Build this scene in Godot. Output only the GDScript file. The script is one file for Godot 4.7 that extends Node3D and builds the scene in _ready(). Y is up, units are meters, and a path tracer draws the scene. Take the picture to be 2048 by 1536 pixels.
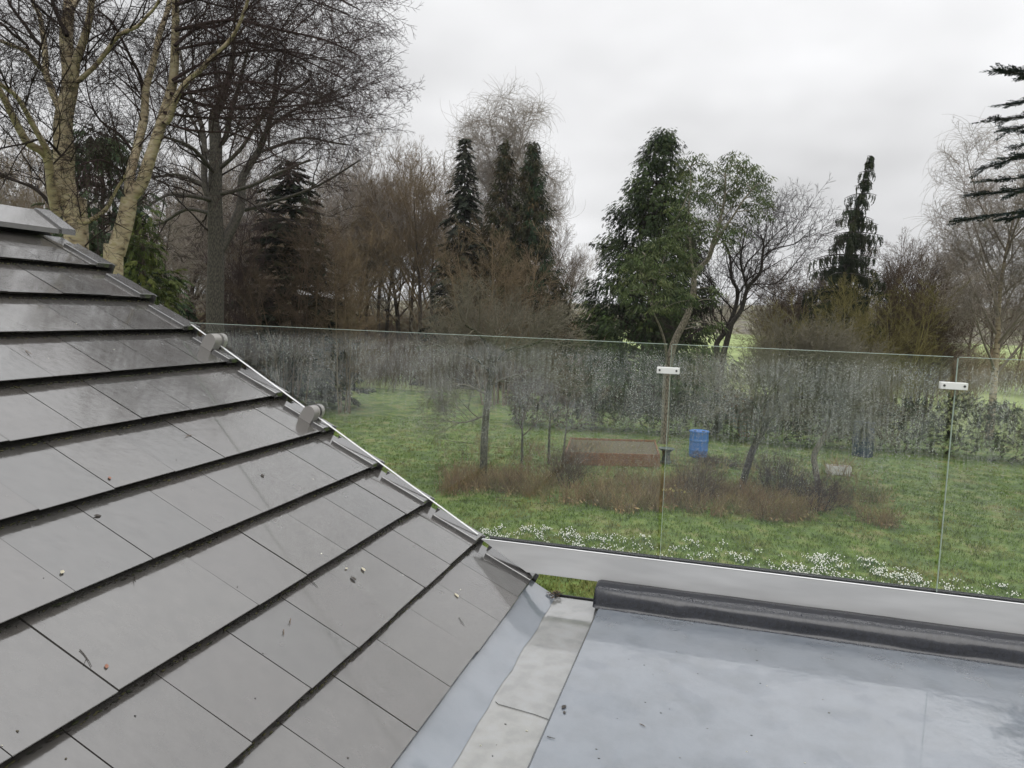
extends Node3D

const BIRCH_A_BASE := Vector3(-10.07, 0, -9.72)
const BIRCH_A_LIMBS := [
	[[0,0,0,0.07,5.46,-0.07,-0.01,6,-0.03,-0.07,6.27,0.01,-0.08,6.78,-0.02,-0.1,7.05,-0.02,-0.09,7.35,-0.05,-0.05,7.74,-0.12,-0.06,8.04,-0.13,-0.1,8.41,-0.12,-0.1,8.71,-0.14,-0.09,8.94,-0.17,-0.1,9.55,-0.2,-0.11,10.32,-0.25,-0.1,11.23,-0.32], 0.19, 0.05],
	[[0.07,7.75,-0.07,0.17,8.07,-0.02,0.29,8.31,-0.02,0.42,8.59,-0.01,0.53,8.9,0.02,0.69,9.36,0.1,0.91,9.99,0.22], 0.075, 0.03],
	[[-0.04,7.25,0.04,-0.08,7.35,0.03,-0.24,7.66,0.03,-0.37,7.95,0.01,-0.45,8.27,-0.06,-0.56,8.62,-0.12,-0.66,8.91,-0.16,-0.78,9.13,-0.15,-1,9.8,-0.24], 0.06, 0.025],
	[[-0.4,7.96,-0.02,-0.38,8.04,0.16,-0.35,8.15,0.36,-0.35,8.16,0.58,-0.35,8.16,0.8,-0.33,8.14,1.27], 0.042, 0.018],
	[[-0.56,8.38,-0.14,-0.71,8.51,-0.12,-0.87,8.71,-0.12,-1.1,8.97,-0.11,-1.24,9.16,-0.12,-1.57,9.75,-0.2], 0.035, 0.015],
	[[-0.49,8.23,0.23,-0.46,8.29,0.26,-0.47,8.38,0.5,-0.46,8.46,0.69,-0.48,8.46,0.99], 0.028, 0.012],
	[[-0.09,5.75,0.09,-0.09,5.86,0.17,-0.03,6.13,0.28,0.06,6.47,0.4,0.07,6.62,0.5,0.03,6.7,0.69,0.02,6.77,0.77,0.04,6.99,0.94,0.07,7.19,1.09,0.08,7.32,1.19,0.11,7.55,1.39,0.21,7.88,1.57], 0.075, 0.035],
	[[0.12,6.52,0.45,0.17,6.66,0.53,0.2,6.81,0.68,0.23,6.96,0.82,0.28,7.14,1,0.31,7.27,1.16,0.31,7.35,1.38,0.32,7.43,1.75], 0.048, 0.025],
	[[0.07,7.75,-0.07,0.13,7.8,-0.07,0.48,8.01,-0.06,0.74,8.21,-0.03,1.04,8.43,0.02,1.35,8.53,0.01,1.55,8.65,0.04,1.75,8.78,0.07,2,9.01,0.18], 0.042, 0.016],
	[[0.06,5.54,-0.06,0.12,5.59,-0.06,0.44,5.74,-0.08,0.66,5.88,-0.08,0.8,6.04,-0.05,0.92,6.17,-0.02,1.12,6.36,0.03], 0.045, 0.016],
	[[-0.1,5.75,0.11,-0.16,5.8,0.11,-0.36,6.01,0.08,-0.6,6.18,0.08,-0.83,6.26,0.12,-0.99,6.32,0.14,-1.16,6.37,0.17,-1.41,6.38,0.22], 0.036, 0.014],
	[[-0.03,6.61,0.03,0.03,6.72,0.24,0.09,6.8,0.43,0.11,6.79,0.61,0.16,6.67,0.88,0.24,6.5,1.35,0.34,6.33,1.73], 0.022, 0.01],
	[[0.02,8.5,-0.02,-0.22,8.84,-0.09,-0.39,9.11,-0.15,-0.65,9.65,-0.33], 0.04, 0.02],
	[[0.04,8.88,-0.04,0.01,9.11,-0.24,-0.15,9.61,-0.51,-0.44,10.54,-0.97], 0.045, 0.02],
]
const BIRCH_B_BASE := Vector3(-9.32, 0, -9.77)
const BIRCH_B_LIMBS := [
	[[0,0,0,0.02,4.88,-0.02,0.06,5.2,-0.05,0.16,5.74,-0.15,0.2,6.05,-0.18], 0.16, 0.115],
	[[0.2,6.05,-0.18,0.16,6.39,-0.24,0.17,6.76,-0.35,0.19,7.13,-0.46,0.19,7.45,-0.54,0.16,7.85,-0.61,0.18,8.15,-0.7,0.2,8.42,-0.78,0.2,8.76,-0.87,0.24,9.11,-0.99,0.25,9.37,-1.05,0.21,10.06,-1.19,0.2,10.93,-1.38], 0.075, 0.03],
	[[0.2,6.05,-0.18,0.35,6.29,-0.28,0.45,6.63,-0.32,0.55,6.95,-0.36,0.68,7.4,-0.41,0.77,7.7,-0.44,0.83,8,-0.45,0.88,8.43,-0.42,0.91,8.78,-0.4,0.93,9.06,-0.37,0.99,9.69,-0.33,1.03,10.43,-0.25], 0.1, 0.04],
	[[0.79,7.22,-0.31,0.86,7.3,-0.31,1.02,7.57,-0.26,1.2,7.78,-0.26,1.44,7.96,-0.28,1.57,8.08,-0.28,1.68,8.17,-0.29,1.99,8.42,-0.3,2.29,8.82,-0.22,2.48,9.18,-0.1], 0.055, 0.02],
	[[0.96,8.36,-0.32,0.98,8.44,-0.38,1.04,8.65,-0.58,1.1,8.77,-0.73,1.26,8.93,-1.07,1.53,9.51,-1.66,1.57,9.92,-1.9], 0.032, 0.014],
	[[0.86,7.57,-0.36,1.06,7.67,-0.41,1.48,7.77,-0.51,1.87,7.86,-0.6,2.27,7.85,-0.68,2.61,7.75,-0.74,3.01,7.68,-0.79], 0.028, 0.01],
	[[0.69,7.24,-0.36,1.12,7.12,-0.34,1.57,7.06,-0.32,1.95,7.03,-0.29,2.51,6.86,-0.23,2.89,6.61,-0.13], 0.022, 0.009],
	[[0.88,7.84,-0.38,1.17,7.95,-0.51,1.5,8.04,-0.64,1.74,8.02,-0.73,1.96,7.89,-0.81,2.21,7.7,-0.88], 0.024, 0.009],
	[[0.97,8.96,-0.32,1.28,9.24,-0.73,1.79,9.51,-1.3,2.36,9.53,-1.87,2.86,9.42,-2.31], 0.03, 0.01],
	[[1.04,9.44,-0.26,1.72,9.48,-0.5,2.52,9.44,-0.73,3.28,9.16,-0.9,3.74,8.94,-0.97], 0.03, 0.01],
	[[0.84,7.67,-0.35,1.21,7.6,-0.94,1.75,7.76,-1.65,2.31,7.99,-2.29,2.69,8.21,-2.68], 0.028, 0.01],
	[[0.96,8.59,-0.32,1.76,8.78,-0.57,2.51,8.65,-0.76,3.2,8.51,-0.89,3.72,8.28,-0.96], 0.028, 0.01],
	[[0.04,7.5,-0.71,0.14,7.98,-0.52,0.13,8.22,-0.34,0.12,8.51,-0.11,0.1,8.67,0.05,0.05,8.74,0.23], 0.028, 0.012],
	[[0.77,7.37,-0.29,0.98,7.43,-0.87,1.34,7.62,-1.69,1.79,7.77,-2.51,2.28,7.98,-3.25], 0.024, 0.009],
	[[0.87,7.87,-0.37,1.11,8.34,-0.94,1.53,8.71,-1.68,2.04,8.84,-2.41,2.53,8.76,-3.05], 0.026, 0.01],
	[[0.96,8.3,-0.32,1.35,8.53,-0.75,1.9,8.64,-1.28,2.5,8.46,-1.8,2.89,8.29,-2.11], 0.024, 0.009],
	[[0.06,6.78,-0.47,-0.3,7.12,-0.55,-0.72,7.37,-0.58,-1.01,7.73,-0.67,-1.28,8.2,-0.85], 0.024, 0.01],
	[[0.06,6.41,-0.33,0.13,6.52,0.07,0.17,6.53,0.39,0.22,6.38,0.77], 0.02, 0.01],
]
const OAK_BASE := Vector3(-15.72, 0, -20.71)
const OAK_LIMBS := [
	[[0,0,0,-0,3.88,0,0.03,6.1,-0.02,0.01,7.66,-0,0.03,9.28,-0.03,-0.01,10.16,0.01,0.15,10.64,-0.11,0.35,11.55,-0.26,0.45,12.3,-0.33,0.48,12.91,-0.36], 0.3, 0.05],
	[[-0.02,7.66,0.01,-0.32,8.07,0.05,-0.62,9.65,-0.3,-0.96,10.53,-0.39,-1.36,11.38,-0.42,-1.71,12.5,-0.56], 0.12, 0.04],
	[[0.03,9.28,-0.03,0.36,9.57,-0.05,0.61,10.11,0.09,1.02,10.87,0.26,1.41,11.63,0.45,1.7,12.2,0.62], 0.1, 0.03],
	[[0.12,6.11,-0.09,0.35,7.46,-0.8,0.22,8.56,-1.12,0.45,9.45,-1.63,0.54,10.15,-1.94,0.57,11.03,-2.26,0.49,12.06,-2.56,0.44,12.77,-2.75], 0.16, 0.04],
	[[0.48,9.44,-1.58,0.81,10.11,-1.55,1.59,10.72,-1.72,2.43,11.12,-1.93,3.23,11.5,-2.09], 0.07, 0.025],
	[[-0.05,7.5,0.04,-0.02,7.63,0.22,-0.14,7.63,1.17,-0.2,7.52,1.88,-0.18,7.05,2.73], 0.085, 0.03],
	[[-0.05,7.03,0.04,-0.23,7.25,-0.05,-1.17,7.38,-0.1,-2.09,6.98,-0.18,-2.92,6.8,-0.18], 0.08, 0.03],
	[[-0.05,7.81,0.04,-0.43,8.12,-0.04,-1.43,8.48,-0.07,-2.32,8.38,-0.04], 0.075, 0.03],
	[[0.07,7.82,-0.05,1.34,8.06,0.08,2.52,8.42,0.28,3.68,8.72,0.53], 0.07, 0.03],
	[[0.48,9.44,-1.58,0.8,9.84,-2.38,1.2,10.28,-3.28,1.73,10.31,-4.26,2.09,10.35,-4.89], 0.06, 0.025],
	[[0.03,8.43,-0.02,0.22,8.94,1.19,0.27,9.03,2.1,0.33,8.97,2.95], 0.07, 0.03],
	[[0.07,8.59,-0.05,1.01,9.15,0.12,1.95,9.93,0.47,2.78,10.42,0.7,3.92,10.85,0.97], 0.07, 0.03],
	[[0.15,7.53,-1.35,1.46,7.85,-1.36,2.96,8.31,-1.29,4.48,9.01,-1.06], 0.06, 0.025],
	[[-0.05,8.73,0.04,-1.24,10.28,-0.54,-2.26,11.17,-0.74,-2.93,11.7,-0.84], 0.06, 0.025],
	[[-0.01,10.16,0.01,-0.39,11.26,-0.79,-1.05,12.42,-1.41,-1.55,13.44,-1.96], 0.06, 0.025],
]
const DARK_BASE := Vector3(-0.30, 0, -30.00)
const DARK_LIMBS := [
	[[0,0,0,0.27,0.39,-0,0.14,1.36,-0,0.22,2.2,-0,0.3,3.07,-0,0.38,3.49,-0,0.52,4.23,-0,0.58,4.38,-0,0.88,4.9,0,1.03,5.66,0.01,1.38,6.12,0.02,1.49,6.45,0.02,1.49,6.9,0.02,1.52,7.25,0.02,1.39,7.65,0.02], 0.15, 0.03],
	[[0.12,2.91,-0,0.03,3.51,-0.1,0.28,3.93,-0.17,0.44,4.28,-0.24,0.62,4.82,-0.32,0.7,5.55,-0.44,0.49,5.93,-0.51,0.4,6.26,-0.56,0.35,6.78,-0.64,0.15,7.34,-0.73,-0.1,7.73,-0.8], 0.11, 0.03],
	[[1.03,5.66,0.01,0.83,6.22,0.23,0.71,6.71,0.42,0.76,7.26,0.64,0.8,7.66,0.8], 0.055, 0.02],
	[[0.84,6.18,0,0.98,6.67,-0.22,1.39,7.16,-0.51,1.57,7.74,-0.78], 0.04, 0.015],
	[[1.48,6.84,0.02,1.9,7.13,0.32,2.54,7.27,0.73,2.85,7.56,1.01], 0.035, 0.012],
	[[1.06,5.77,0.01,1.46,5.85,-0.16,2.03,5.89,-0.39,2.43,6.29,-0.62,2.84,6.84,-0.9,3.1,7.21,-1.08], 0.035, 0.012],
	[[0.61,4.82,0,0.05,5.37,0.48,-0.34,5.9,0.89,-0.71,6.24,1.22], 0.03, 0.012],
	[[1.48,7.1,0.02,1.92,7.71,-0.51,2.37,8.14,-0.93], 0.03, 0.012],
	[[0.24,4.06,-0,-0.43,4.14,0.45,-0.94,3.8,0.89,-1.27,3.46,1.24], 0.04, 0.015],
	[[0.7,5.41,0,1.07,6.02,0.99,1.39,6.18,1.52], 0.03, 0.012],
	[[0.44,4.28,-0,-0.08,4.43,-0.19,-0.25,5.2,-0.46,-0.33,5.98,-0.72,-0.58,6.77,-0.99], 0.035, 0.012],
]
const GUM_BASE := Vector3(-2.09, 0, -26.92)
const GUM_LIMBS := [
	[[0,0,0,0.26,0.05,-0.02,0.23,2.27,-0.02,0.4,3.53,-0.03,0.68,4.24,-0.04,0.86,4.74,-0.05,0.97,5.41,-0.06,0.98,5.96,-0.06,1.22,6.31,-0.07,1.44,6.58,-0.07,1.58,7.25,-0.08,1.68,7.63,-0.08,1.76,8.1,-0.08,1.83,8.69,-0.08,1.78,9.47,-0.08], 0.16, 0.025],
	[[0.97,5.41,-0.06,0.97,5.97,-0.15,0.86,6.36,-0.21,0.74,7.18,-0.34,0.63,8.35,-0.52,0.64,9.04,-0.63,0.58,9.73,-0.74], 0.06, 0.015],
	[[1.3,6.39,-0.07,1.75,7.3,0.18,2.1,7.85,0.35,2.43,8.41,0.53,2.66,8.7,0.63,2.88,8.94,0.73], 0.05, 0.015],
	[[0.98,5.96,-0.06,1.37,6.58,-0.24,1.5,7.19,-0.39,1.79,7.9,-0.57,2.17,8.6,-0.76,2.19,9.58,-0.98], 0.04, 0.012],
	[[0.24,2.63,-0.02,0.14,3.55,0.4,-0.06,4.17,0.7,-0.25,4.62,0.95,-0.29,5.33,1.29,-0.07,6.01,1.61], 0.05, 0.015],
	[[-0.2,4.62,1.42,-0.44,5.19,1.54,-0.62,5.83,1.66,-0.56,6.48,1.76], 0.025, 0.01],
	[[0.87,6.35,-0.05,0.46,7.08,0.65,0.33,7.68,1.18], 0.03, 0.01],
]
const ORCHARD_A_BASE := Vector3(-6.01, 0, -18.47)
const ORCHARD_A_LIMBS := [
	[[0,0,0,0.14,0,-0.05,0.15,1.13,-0.05,0.2,2.18,-0.06,0.3,2.97,-0.1,0.22,3.48,-0.07], 0.11, 0.07],
	[[0.3,2.84,-0.1,-0.14,3.2,-0.16,-0.7,3.37,-0.17,-1.33,3.54,-0.16], 0.05, 0.02],
	[[0.26,3.03,-0.08,0.71,3.51,0,1.31,3.66,0.05,1.83,3.92,0.12], 0.05, 0.02],
	[[0.22,3.48,-0.07,0.09,3.87,0.39,-0.14,4.12,0.89], 0.05, 0.02],
	[[0.24,3.48,-0.07,0.35,3.89,-0.51,0.5,4.2,-0.88], 0.045, 0.02],
	[[0.21,2.31,-0.07,-0.2,2.61,0.59,-0.53,2.61,1.14], 0.035, 0.015],
	[[0.25,2.58,-0.08,0.73,2.82,-0.73,1.21,2.78,-1.28], 0.035, 0.015],
	[[0.18,1.79,-0.06,-0.39,1.55,-0.05,-0.87,1.56,-0.01], 0.03, 0.012],
]
const ORCHARD_B_BASE := Vector3(0.32, 0, -20.20)
const ORCHARD_B_LIMBS := [
	[[0,0,0,0.29,0,0.01,0.41,0.48,0.01,0.56,1.15,0.02,0.77,1.66,0.03,0.87,1.96,0.03], 0.1, 0.075],
	[[0.87,1.93,0.03,1.16,2.22,-0.07,1.33,2.48,-0.15,1.76,2.57,-0.24,2.37,2.53,-0.35,2.88,2.17,-0.46], 0.06, 0.02],
	[[0.82,1.82,0.03,0.67,2.15,0.15,0.4,2.47,0.3,-0.09,2.52,0.49,-0.53,2.83,0.7], 0.05, 0.018],
	[[0.87,1.96,0.03,0.85,2.44,-0.23,0.65,2.93,-0.53,0.44,3.36,-0.79], 0.05, 0.018],
	[[1.32,2.51,0.06,1.44,2.98,0.34,1.73,3.39,0.66,2.02,3.66,0.94], 0.04, 0.015],
	[[1.16,2.24,0.05,1.04,2.88,0.2,1.23,3.41,0.36,1.26,3.78,0.46], 0.045, 0.015],
	[[0.68,2.14,0.02,0.76,2.5,0.38,1.03,3.07,1.05], 0.035, 0.015],
	[[1.95,2.59,0.13,2.42,2.94,-0.08,2.89,3.14,-0.25], 0.03, 0.012],
]
const ORCHARD_C_BASE := Vector3(2.27, 0, -20.78)
const ORCHARD_C_LIMBS := [
	[[0,0,0,0.33,0.01,0.04,0.24,0.6,0.03,0.16,1.03,0.02,0.33,1.46,0.04,0.47,1.76,0.06,0.53,2,0.07], 0.085, 0.06],
	[[0.54,1.94,0.07,0.7,2.51,-0.13,0.99,3.03,-0.31,1.06,3.48,-0.46], 0.045, 0.015],
	[[0.51,1.87,0.06,0.29,2.53,0.26,0.12,3.04,0.42,0.12,3.62,0.62], 0.045, 0.015],
	[[0.53,2,0.07,0.87,2.27,0.47,1.21,2.66,0.98], 0.035, 0.012],
	[[0.52,1.98,0.06,0.46,2.69,0.51,0.49,3.35,0.97], 0.04, 0.015],
]
const GUM_CLUMPS := [0.47,9.97,-1.10,0.37, 0.85,9.88,-0.08,0.32, 0.31,9.59,-1.17,0.41, 0.78,8.97,0.96,0.45, 0.32,8.80,-0.28,0.36, 1.38,9.37,0.22,0.32, 1.84,9.80,-0.80,0.48, 2.12,9.59,0.70,0.42, 2.46,9.79,-0.97,0.28, 1.23,8.99,-0.17,0.45, 1.64,9.03,-1.04,0.56, 2.12,9.24,-0.03,0.54, 2.53,9.00,0.09,0.45, 2.95,9.24,-0.76,0.37, 3.11,8.92,-1.22,0.34, 2.88,8.42,0.24,0.35, 3.19,8.46,-1.19,0.22, 1.31,8.80,-1.10,0.47, 1.16,7.74,0.71,0.38, 1.69,8.21,-0.34,0.36, 2.55,7.73,-0.57,0.37, 2.23,7.59,-1.14,0.41, 0.96,7.71,-0.46,0.33, 1.83,7.37,0.80,0.31, 2.67,8.13,-0.07,0.22, 3.24,8.03,-0.04,0.14, 2.31,8.75,-0.08,0.45, 1.91,8.67,-1.18,0.41, 1.03,8.45,0.30,0.32, 1.43,7.26,0.59,0.28, 2.09,7.00,-0.13,0.25, 0.65,7.36,-0.38,0.25, 1.16,9.88,-1.12,0.26, 2.68,9.44,-0.27,0.33, 0.51,7.69,2.13,0.43, 0.31,7.26,0.55,0.56, 0.10,6.61,1.62,0.67, -0.58,6.49,1.24,0.69, -0.89,5.94,1.75,0.57, -0.12,5.65,2.30,0.72, 0.42,5.88,1.11,0.69, 0.71,6.40,0.91,0.52, -0.94,5.27,2.45,0.43, 0.35,5.04,1.68,0.60, 0.96,5.06,1.88,0.25, -0.25,4.85,2.42,0.42, 1.70,5.44,0.59,0.16, 1.61,5.15,-1.19,0.17, 1.49,4.16,-1.00,0.17, 1.85,4.27,0.20,0.12, ]
const FOG := true
const SCRAPS := [
	["twig", 0.508, -1.658, 0.30, 0.075, "dark forked twig on the lowest-left tile", [0.03, 0.024, 0.018]],
	["leaf", 0.450, -1.678, 0.80, 0.022, "tiny orange-red leaf near the forked twig", [0.2, 0.085, 0.05]],
	["leaf", 1.007, -2.153, 1.90, 0.030, "dark curled leaf standing on a tile joint", [0.03, 0.024, 0.018]],
	["leaf", 1.151, -2.328, 0.60, 0.024, "tiny red leaf close above a dark tile edge", [0.2, 0.085, 0.05]],
	["leaf", 0.816, -1.834, 1.00, 0.024, "pale scrap of leaf on a tile joint", [0.36, 0.33, 0.24]],
	["leaf", 0.933, -3.059, 0.70, 0.034, "narrow dark leaf on a tile near the glass", [0.03, 0.024, 0.018]],
	["leaf", 0.243, -2.843, 0.35, 0.040, "blackish pointed leaf below two pale scraps", [0.03, 0.024, 0.018]],
	["leaf", 0.253, -2.953, 0.60, 0.034, "longer pale leaf scrap on the third course", [0.36, 0.33, 0.24]],
	["leaf", 0.304, -2.884, 1.70, 0.020, "short pale leaf scrap on the third course", [0.36, 0.33, 0.24]],
	["twig", 0.334, -2.652, 0.40, 0.060, "dark twig under the tile edge near the pale scraps", [0.03, 0.024, 0.018]],
	["twig", 0.246, -2.361, 0.90, 0.035, "short brown twig in the middle of a tile", [0.11, 0.07, 0.04]],
	["twig", 0.697, -2.034, 0.80, 0.040, "short dark twig beneath a tile edge", [0.03, 0.024, 0.018]],
	["twig", 1.558, -3.806, 1.90, 0.050, "spiky dark twig on the tile joint close to the glass", [0.03, 0.024, 0.018]],
	["twig", 1.299, -2.938, 1.60, 0.045, "thin brown twig high on the tiles", [0.11, 0.07, 0.04]],
	["leaf", -0.126, -3.272, 0.70, 0.038, "pale leaf on the lowest course of tiles", [0.36, 0.33, 0.24]],
	["twig", -0.224, -3.088, 0.70, 0.050, "straight dark twig on the lowest course of tiles", [0.03, 0.024, 0.018]],
	["twig", 0.228, -2.288, 0.90, 0.030, "tiny twig beside the tile joint", [0.11, 0.07, 0.04]],
	["twig", 2.029, -2.675, 0.10, 0.050, "thin dark twig on the upper tiles", [0.11, 0.07, 0.04]],
]
const FLAT_SCRAPS := [
	["leaf", -0.505, -2.710, 1.70, 0.035, "dark wet leaf on the flat roof near the gutter", [0.03, 0.024, 0.018]],
	["leaf", -0.495, -2.672, 1.30, 0.022, "smaller dark leaf touching the wet leaf", [0.03, 0.024, 0.018]],
	["twig", -0.505, -2.488, 0.30, 0.030, "dark twig on the flat roof near the gutter", [0.03, 0.024, 0.018]],
	["twig", -0.204, -2.679, 0.60, 0.025, "thin twig alone on the open flat roof", [0.11, 0.07, 0.04]],
]
const BED := [Vector2(-6.1, -16.3), Vector2(-8.9, -24.2), Vector2(4.5, -23.6), Vector2(3.8, -18.2)]
const DRIFTS := [
	{"at": [2.45, -14.3], "size": [1.15, 0.95], "count": 220, "gap": -0.14, "label": "dense white drift of snowdrops in the lawn"},
	{"at": [-0.9, -14.1], "size": [3.6, 1.1], "count": 330, "gap": 0.02, "label": "scattered snowdrops along the near edge of the lawn"},
	{"at": [-3.2, -13.7], "size": [1.6, 1.2], "count": 150, "gap": 0.0, "label": "snowdrops in the lawn beside the roof corner"},
	{"at": [4.6, -13.9], "size": [1.9, 0.7], "count": 70, "gap": 0.0, "label": "few snowdrops in the lawn past the dense drift"},
]
const WOOD := [
	[-32.9, -27.1, 9.2, 2, "bare tree of the wood behind the two birches"],
	[-40.0, -34.2, 9.7, 2, "bare tree of the wood behind the two birches"],
	[-28.6, -25.6, 8.9, 2, "bare tree of the wood behind the two birches"],
	[-28.2, -25.6, 9.7, 1, "bare tree of the wood behind the two birches"],
	[-36.2, -35.3, 8.6, 2, "bare tree of the wood behind the two birches"],
	[-35.3, -35.2, 8.6, 2, "bare tree of the wood behind the two birches"],
	[-37.0, -39.1, 10.0, 0, "bare tree of the wood behind the two birches"],
	[-33.0, -36.7, 9.1, 2, "bare tree of the wood behind the two birches"],
	[-25.7, -29.9, 8.7, 2, "bare tree of the wood behind the two birches"],
	[-37.2, -44.8, 9.5, 1, "bare tree of the wood around the large grey tree"],
	[-29.2, -35.9, 11.4, 0, "bare tree of the wood around the large grey tree"],
	[-31.4, -39.9, 10.6, 0, "bare tree of the wood around the large grey tree"],
	[-27.3, -36.3, 11.3, 2, "bare tree of the wood around the large grey tree"],
	[-28.2, -38.1, 10.5, 2, "bare tree of the wood around the large grey tree"],
	[-28.3, -39.8, 9.4, 0, "bare tree of the wood around the large grey tree"],
	[-33.0, -48.2, 9.5, 2, "bare tree of the wood around the large grey tree"],
	[-25.0, -37.8, 9.0, 1, "bare tree of the wood around the large grey tree"],
	[-28.9, -45.3, 10.5, 0, "bare tree of the wood around the large grey tree"],
	[-29.2, -47.1, 9.8, 2, "bare tree of the wood around the large grey tree"],
	[-28.6, -49.6, 11.6, 2, "bare tree of the wood between the grey tree and the slim spruce"],
	[-31.4, -56.5, 13.0, 0, "bare tree of the wood between the grey tree and the slim spruce"],
	[-28.2, -53.0, 13.5, 2, "bare tree of the wood between the grey tree and the slim spruce"],
	[-27.0, -52.6, 12.9, 1, "bare tree of the wood between the grey tree and the slim spruce"],
	[-27.4, -54.9, 12.5, 1, "bare tree of the wood between the grey tree and the slim spruce"],
	[-25.4, -53.0, 13.4, 2, "bare tree of the wood between the grey tree and the slim spruce"],
	[-26.8, -57.0, 13.7, 2, "bare tree of the wood between the grey tree and the slim spruce"],
	[-25.5, -56.8, 13.6, 0, "bare tree of the wood between the grey tree and the slim spruce"],
	[-24.8, -57.1, 13.6, 1, "bare tree of the wood between the grey tree and the slim spruce"],
	[-21.1, -50.8, 13.4, 1, "bare tree of the wood between the grey tree and the slim spruce"],
	[-20.5, -50.8, 12.0, 1, "bare tree of the wood between the grey tree and the slim spruce"],
	[-24.1, -67.9, 10.6, 0, "bare tree of the wood behind the narrow cypresses"],
	[-22.1, -67.5, 10.7, 1, "bare tree of the wood behind the narrow cypresses"],
	[-21.0, -71.9, 12.0, 2, "bare tree of the wood behind the narrow cypresses"],
	[-20.2, -77.0, 9.4, 2, "bare tree of the wood behind the narrow cypresses"],
	[-15.4, -69.3, 10.5, 0, "bare tree of the wood behind the narrow cypresses"],
	[-15.1, -75.3, 10.1, 2, "bare tree of the wood behind the narrow cypresses"],
	[-2.6, -107.7, 6.5, 2, "low far tree on the skyline behind the dark bare tree"],
	[-0.0, -89.7, 6.5, 2, "low far tree on the skyline behind the dark bare tree"],
	[5.4, -101.5, 6.1, 2, "low far tree on the skyline behind the dark bare tree"],
	[7.0, -86.8, 6.6, 0, "low far tree on the skyline behind the dark bare tree"],
	[11.4, -108.5, 6.3, 2, "low far tree on the skyline behind the dark bare tree"],
	[16.6, -115.4, 6.8, 1, "low far tree on the skyline behind the dark bare tree"],
	[16.6, -98.4, 6.7, 2, "low far tree on the skyline behind the dark bare tree"],
	[19.6, -97.8, 7.3, 1, "low far tree on the skyline behind the dark bare tree"],
	[27.4, -114.9, 6.7, 1, "low far tree on the skyline behind the dark bare tree"],
	[15.9, -66.1, 8.8, 2, "bare tree of the wood behind the pale birch"],
	[21.1, -75.8, 9.2, 0, "bare tree of the wood behind the pale birch"],
	[21.2, -69.8, 9.0, 0, "bare tree of the wood behind the pale birch"],
	[24.4, -74.2, 7.9, 2, "bare tree of the wood behind the pale birch"],
	[25.9, -71.4, 7.6, 0, "bare tree of the wood behind the pale birch"],
]


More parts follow.
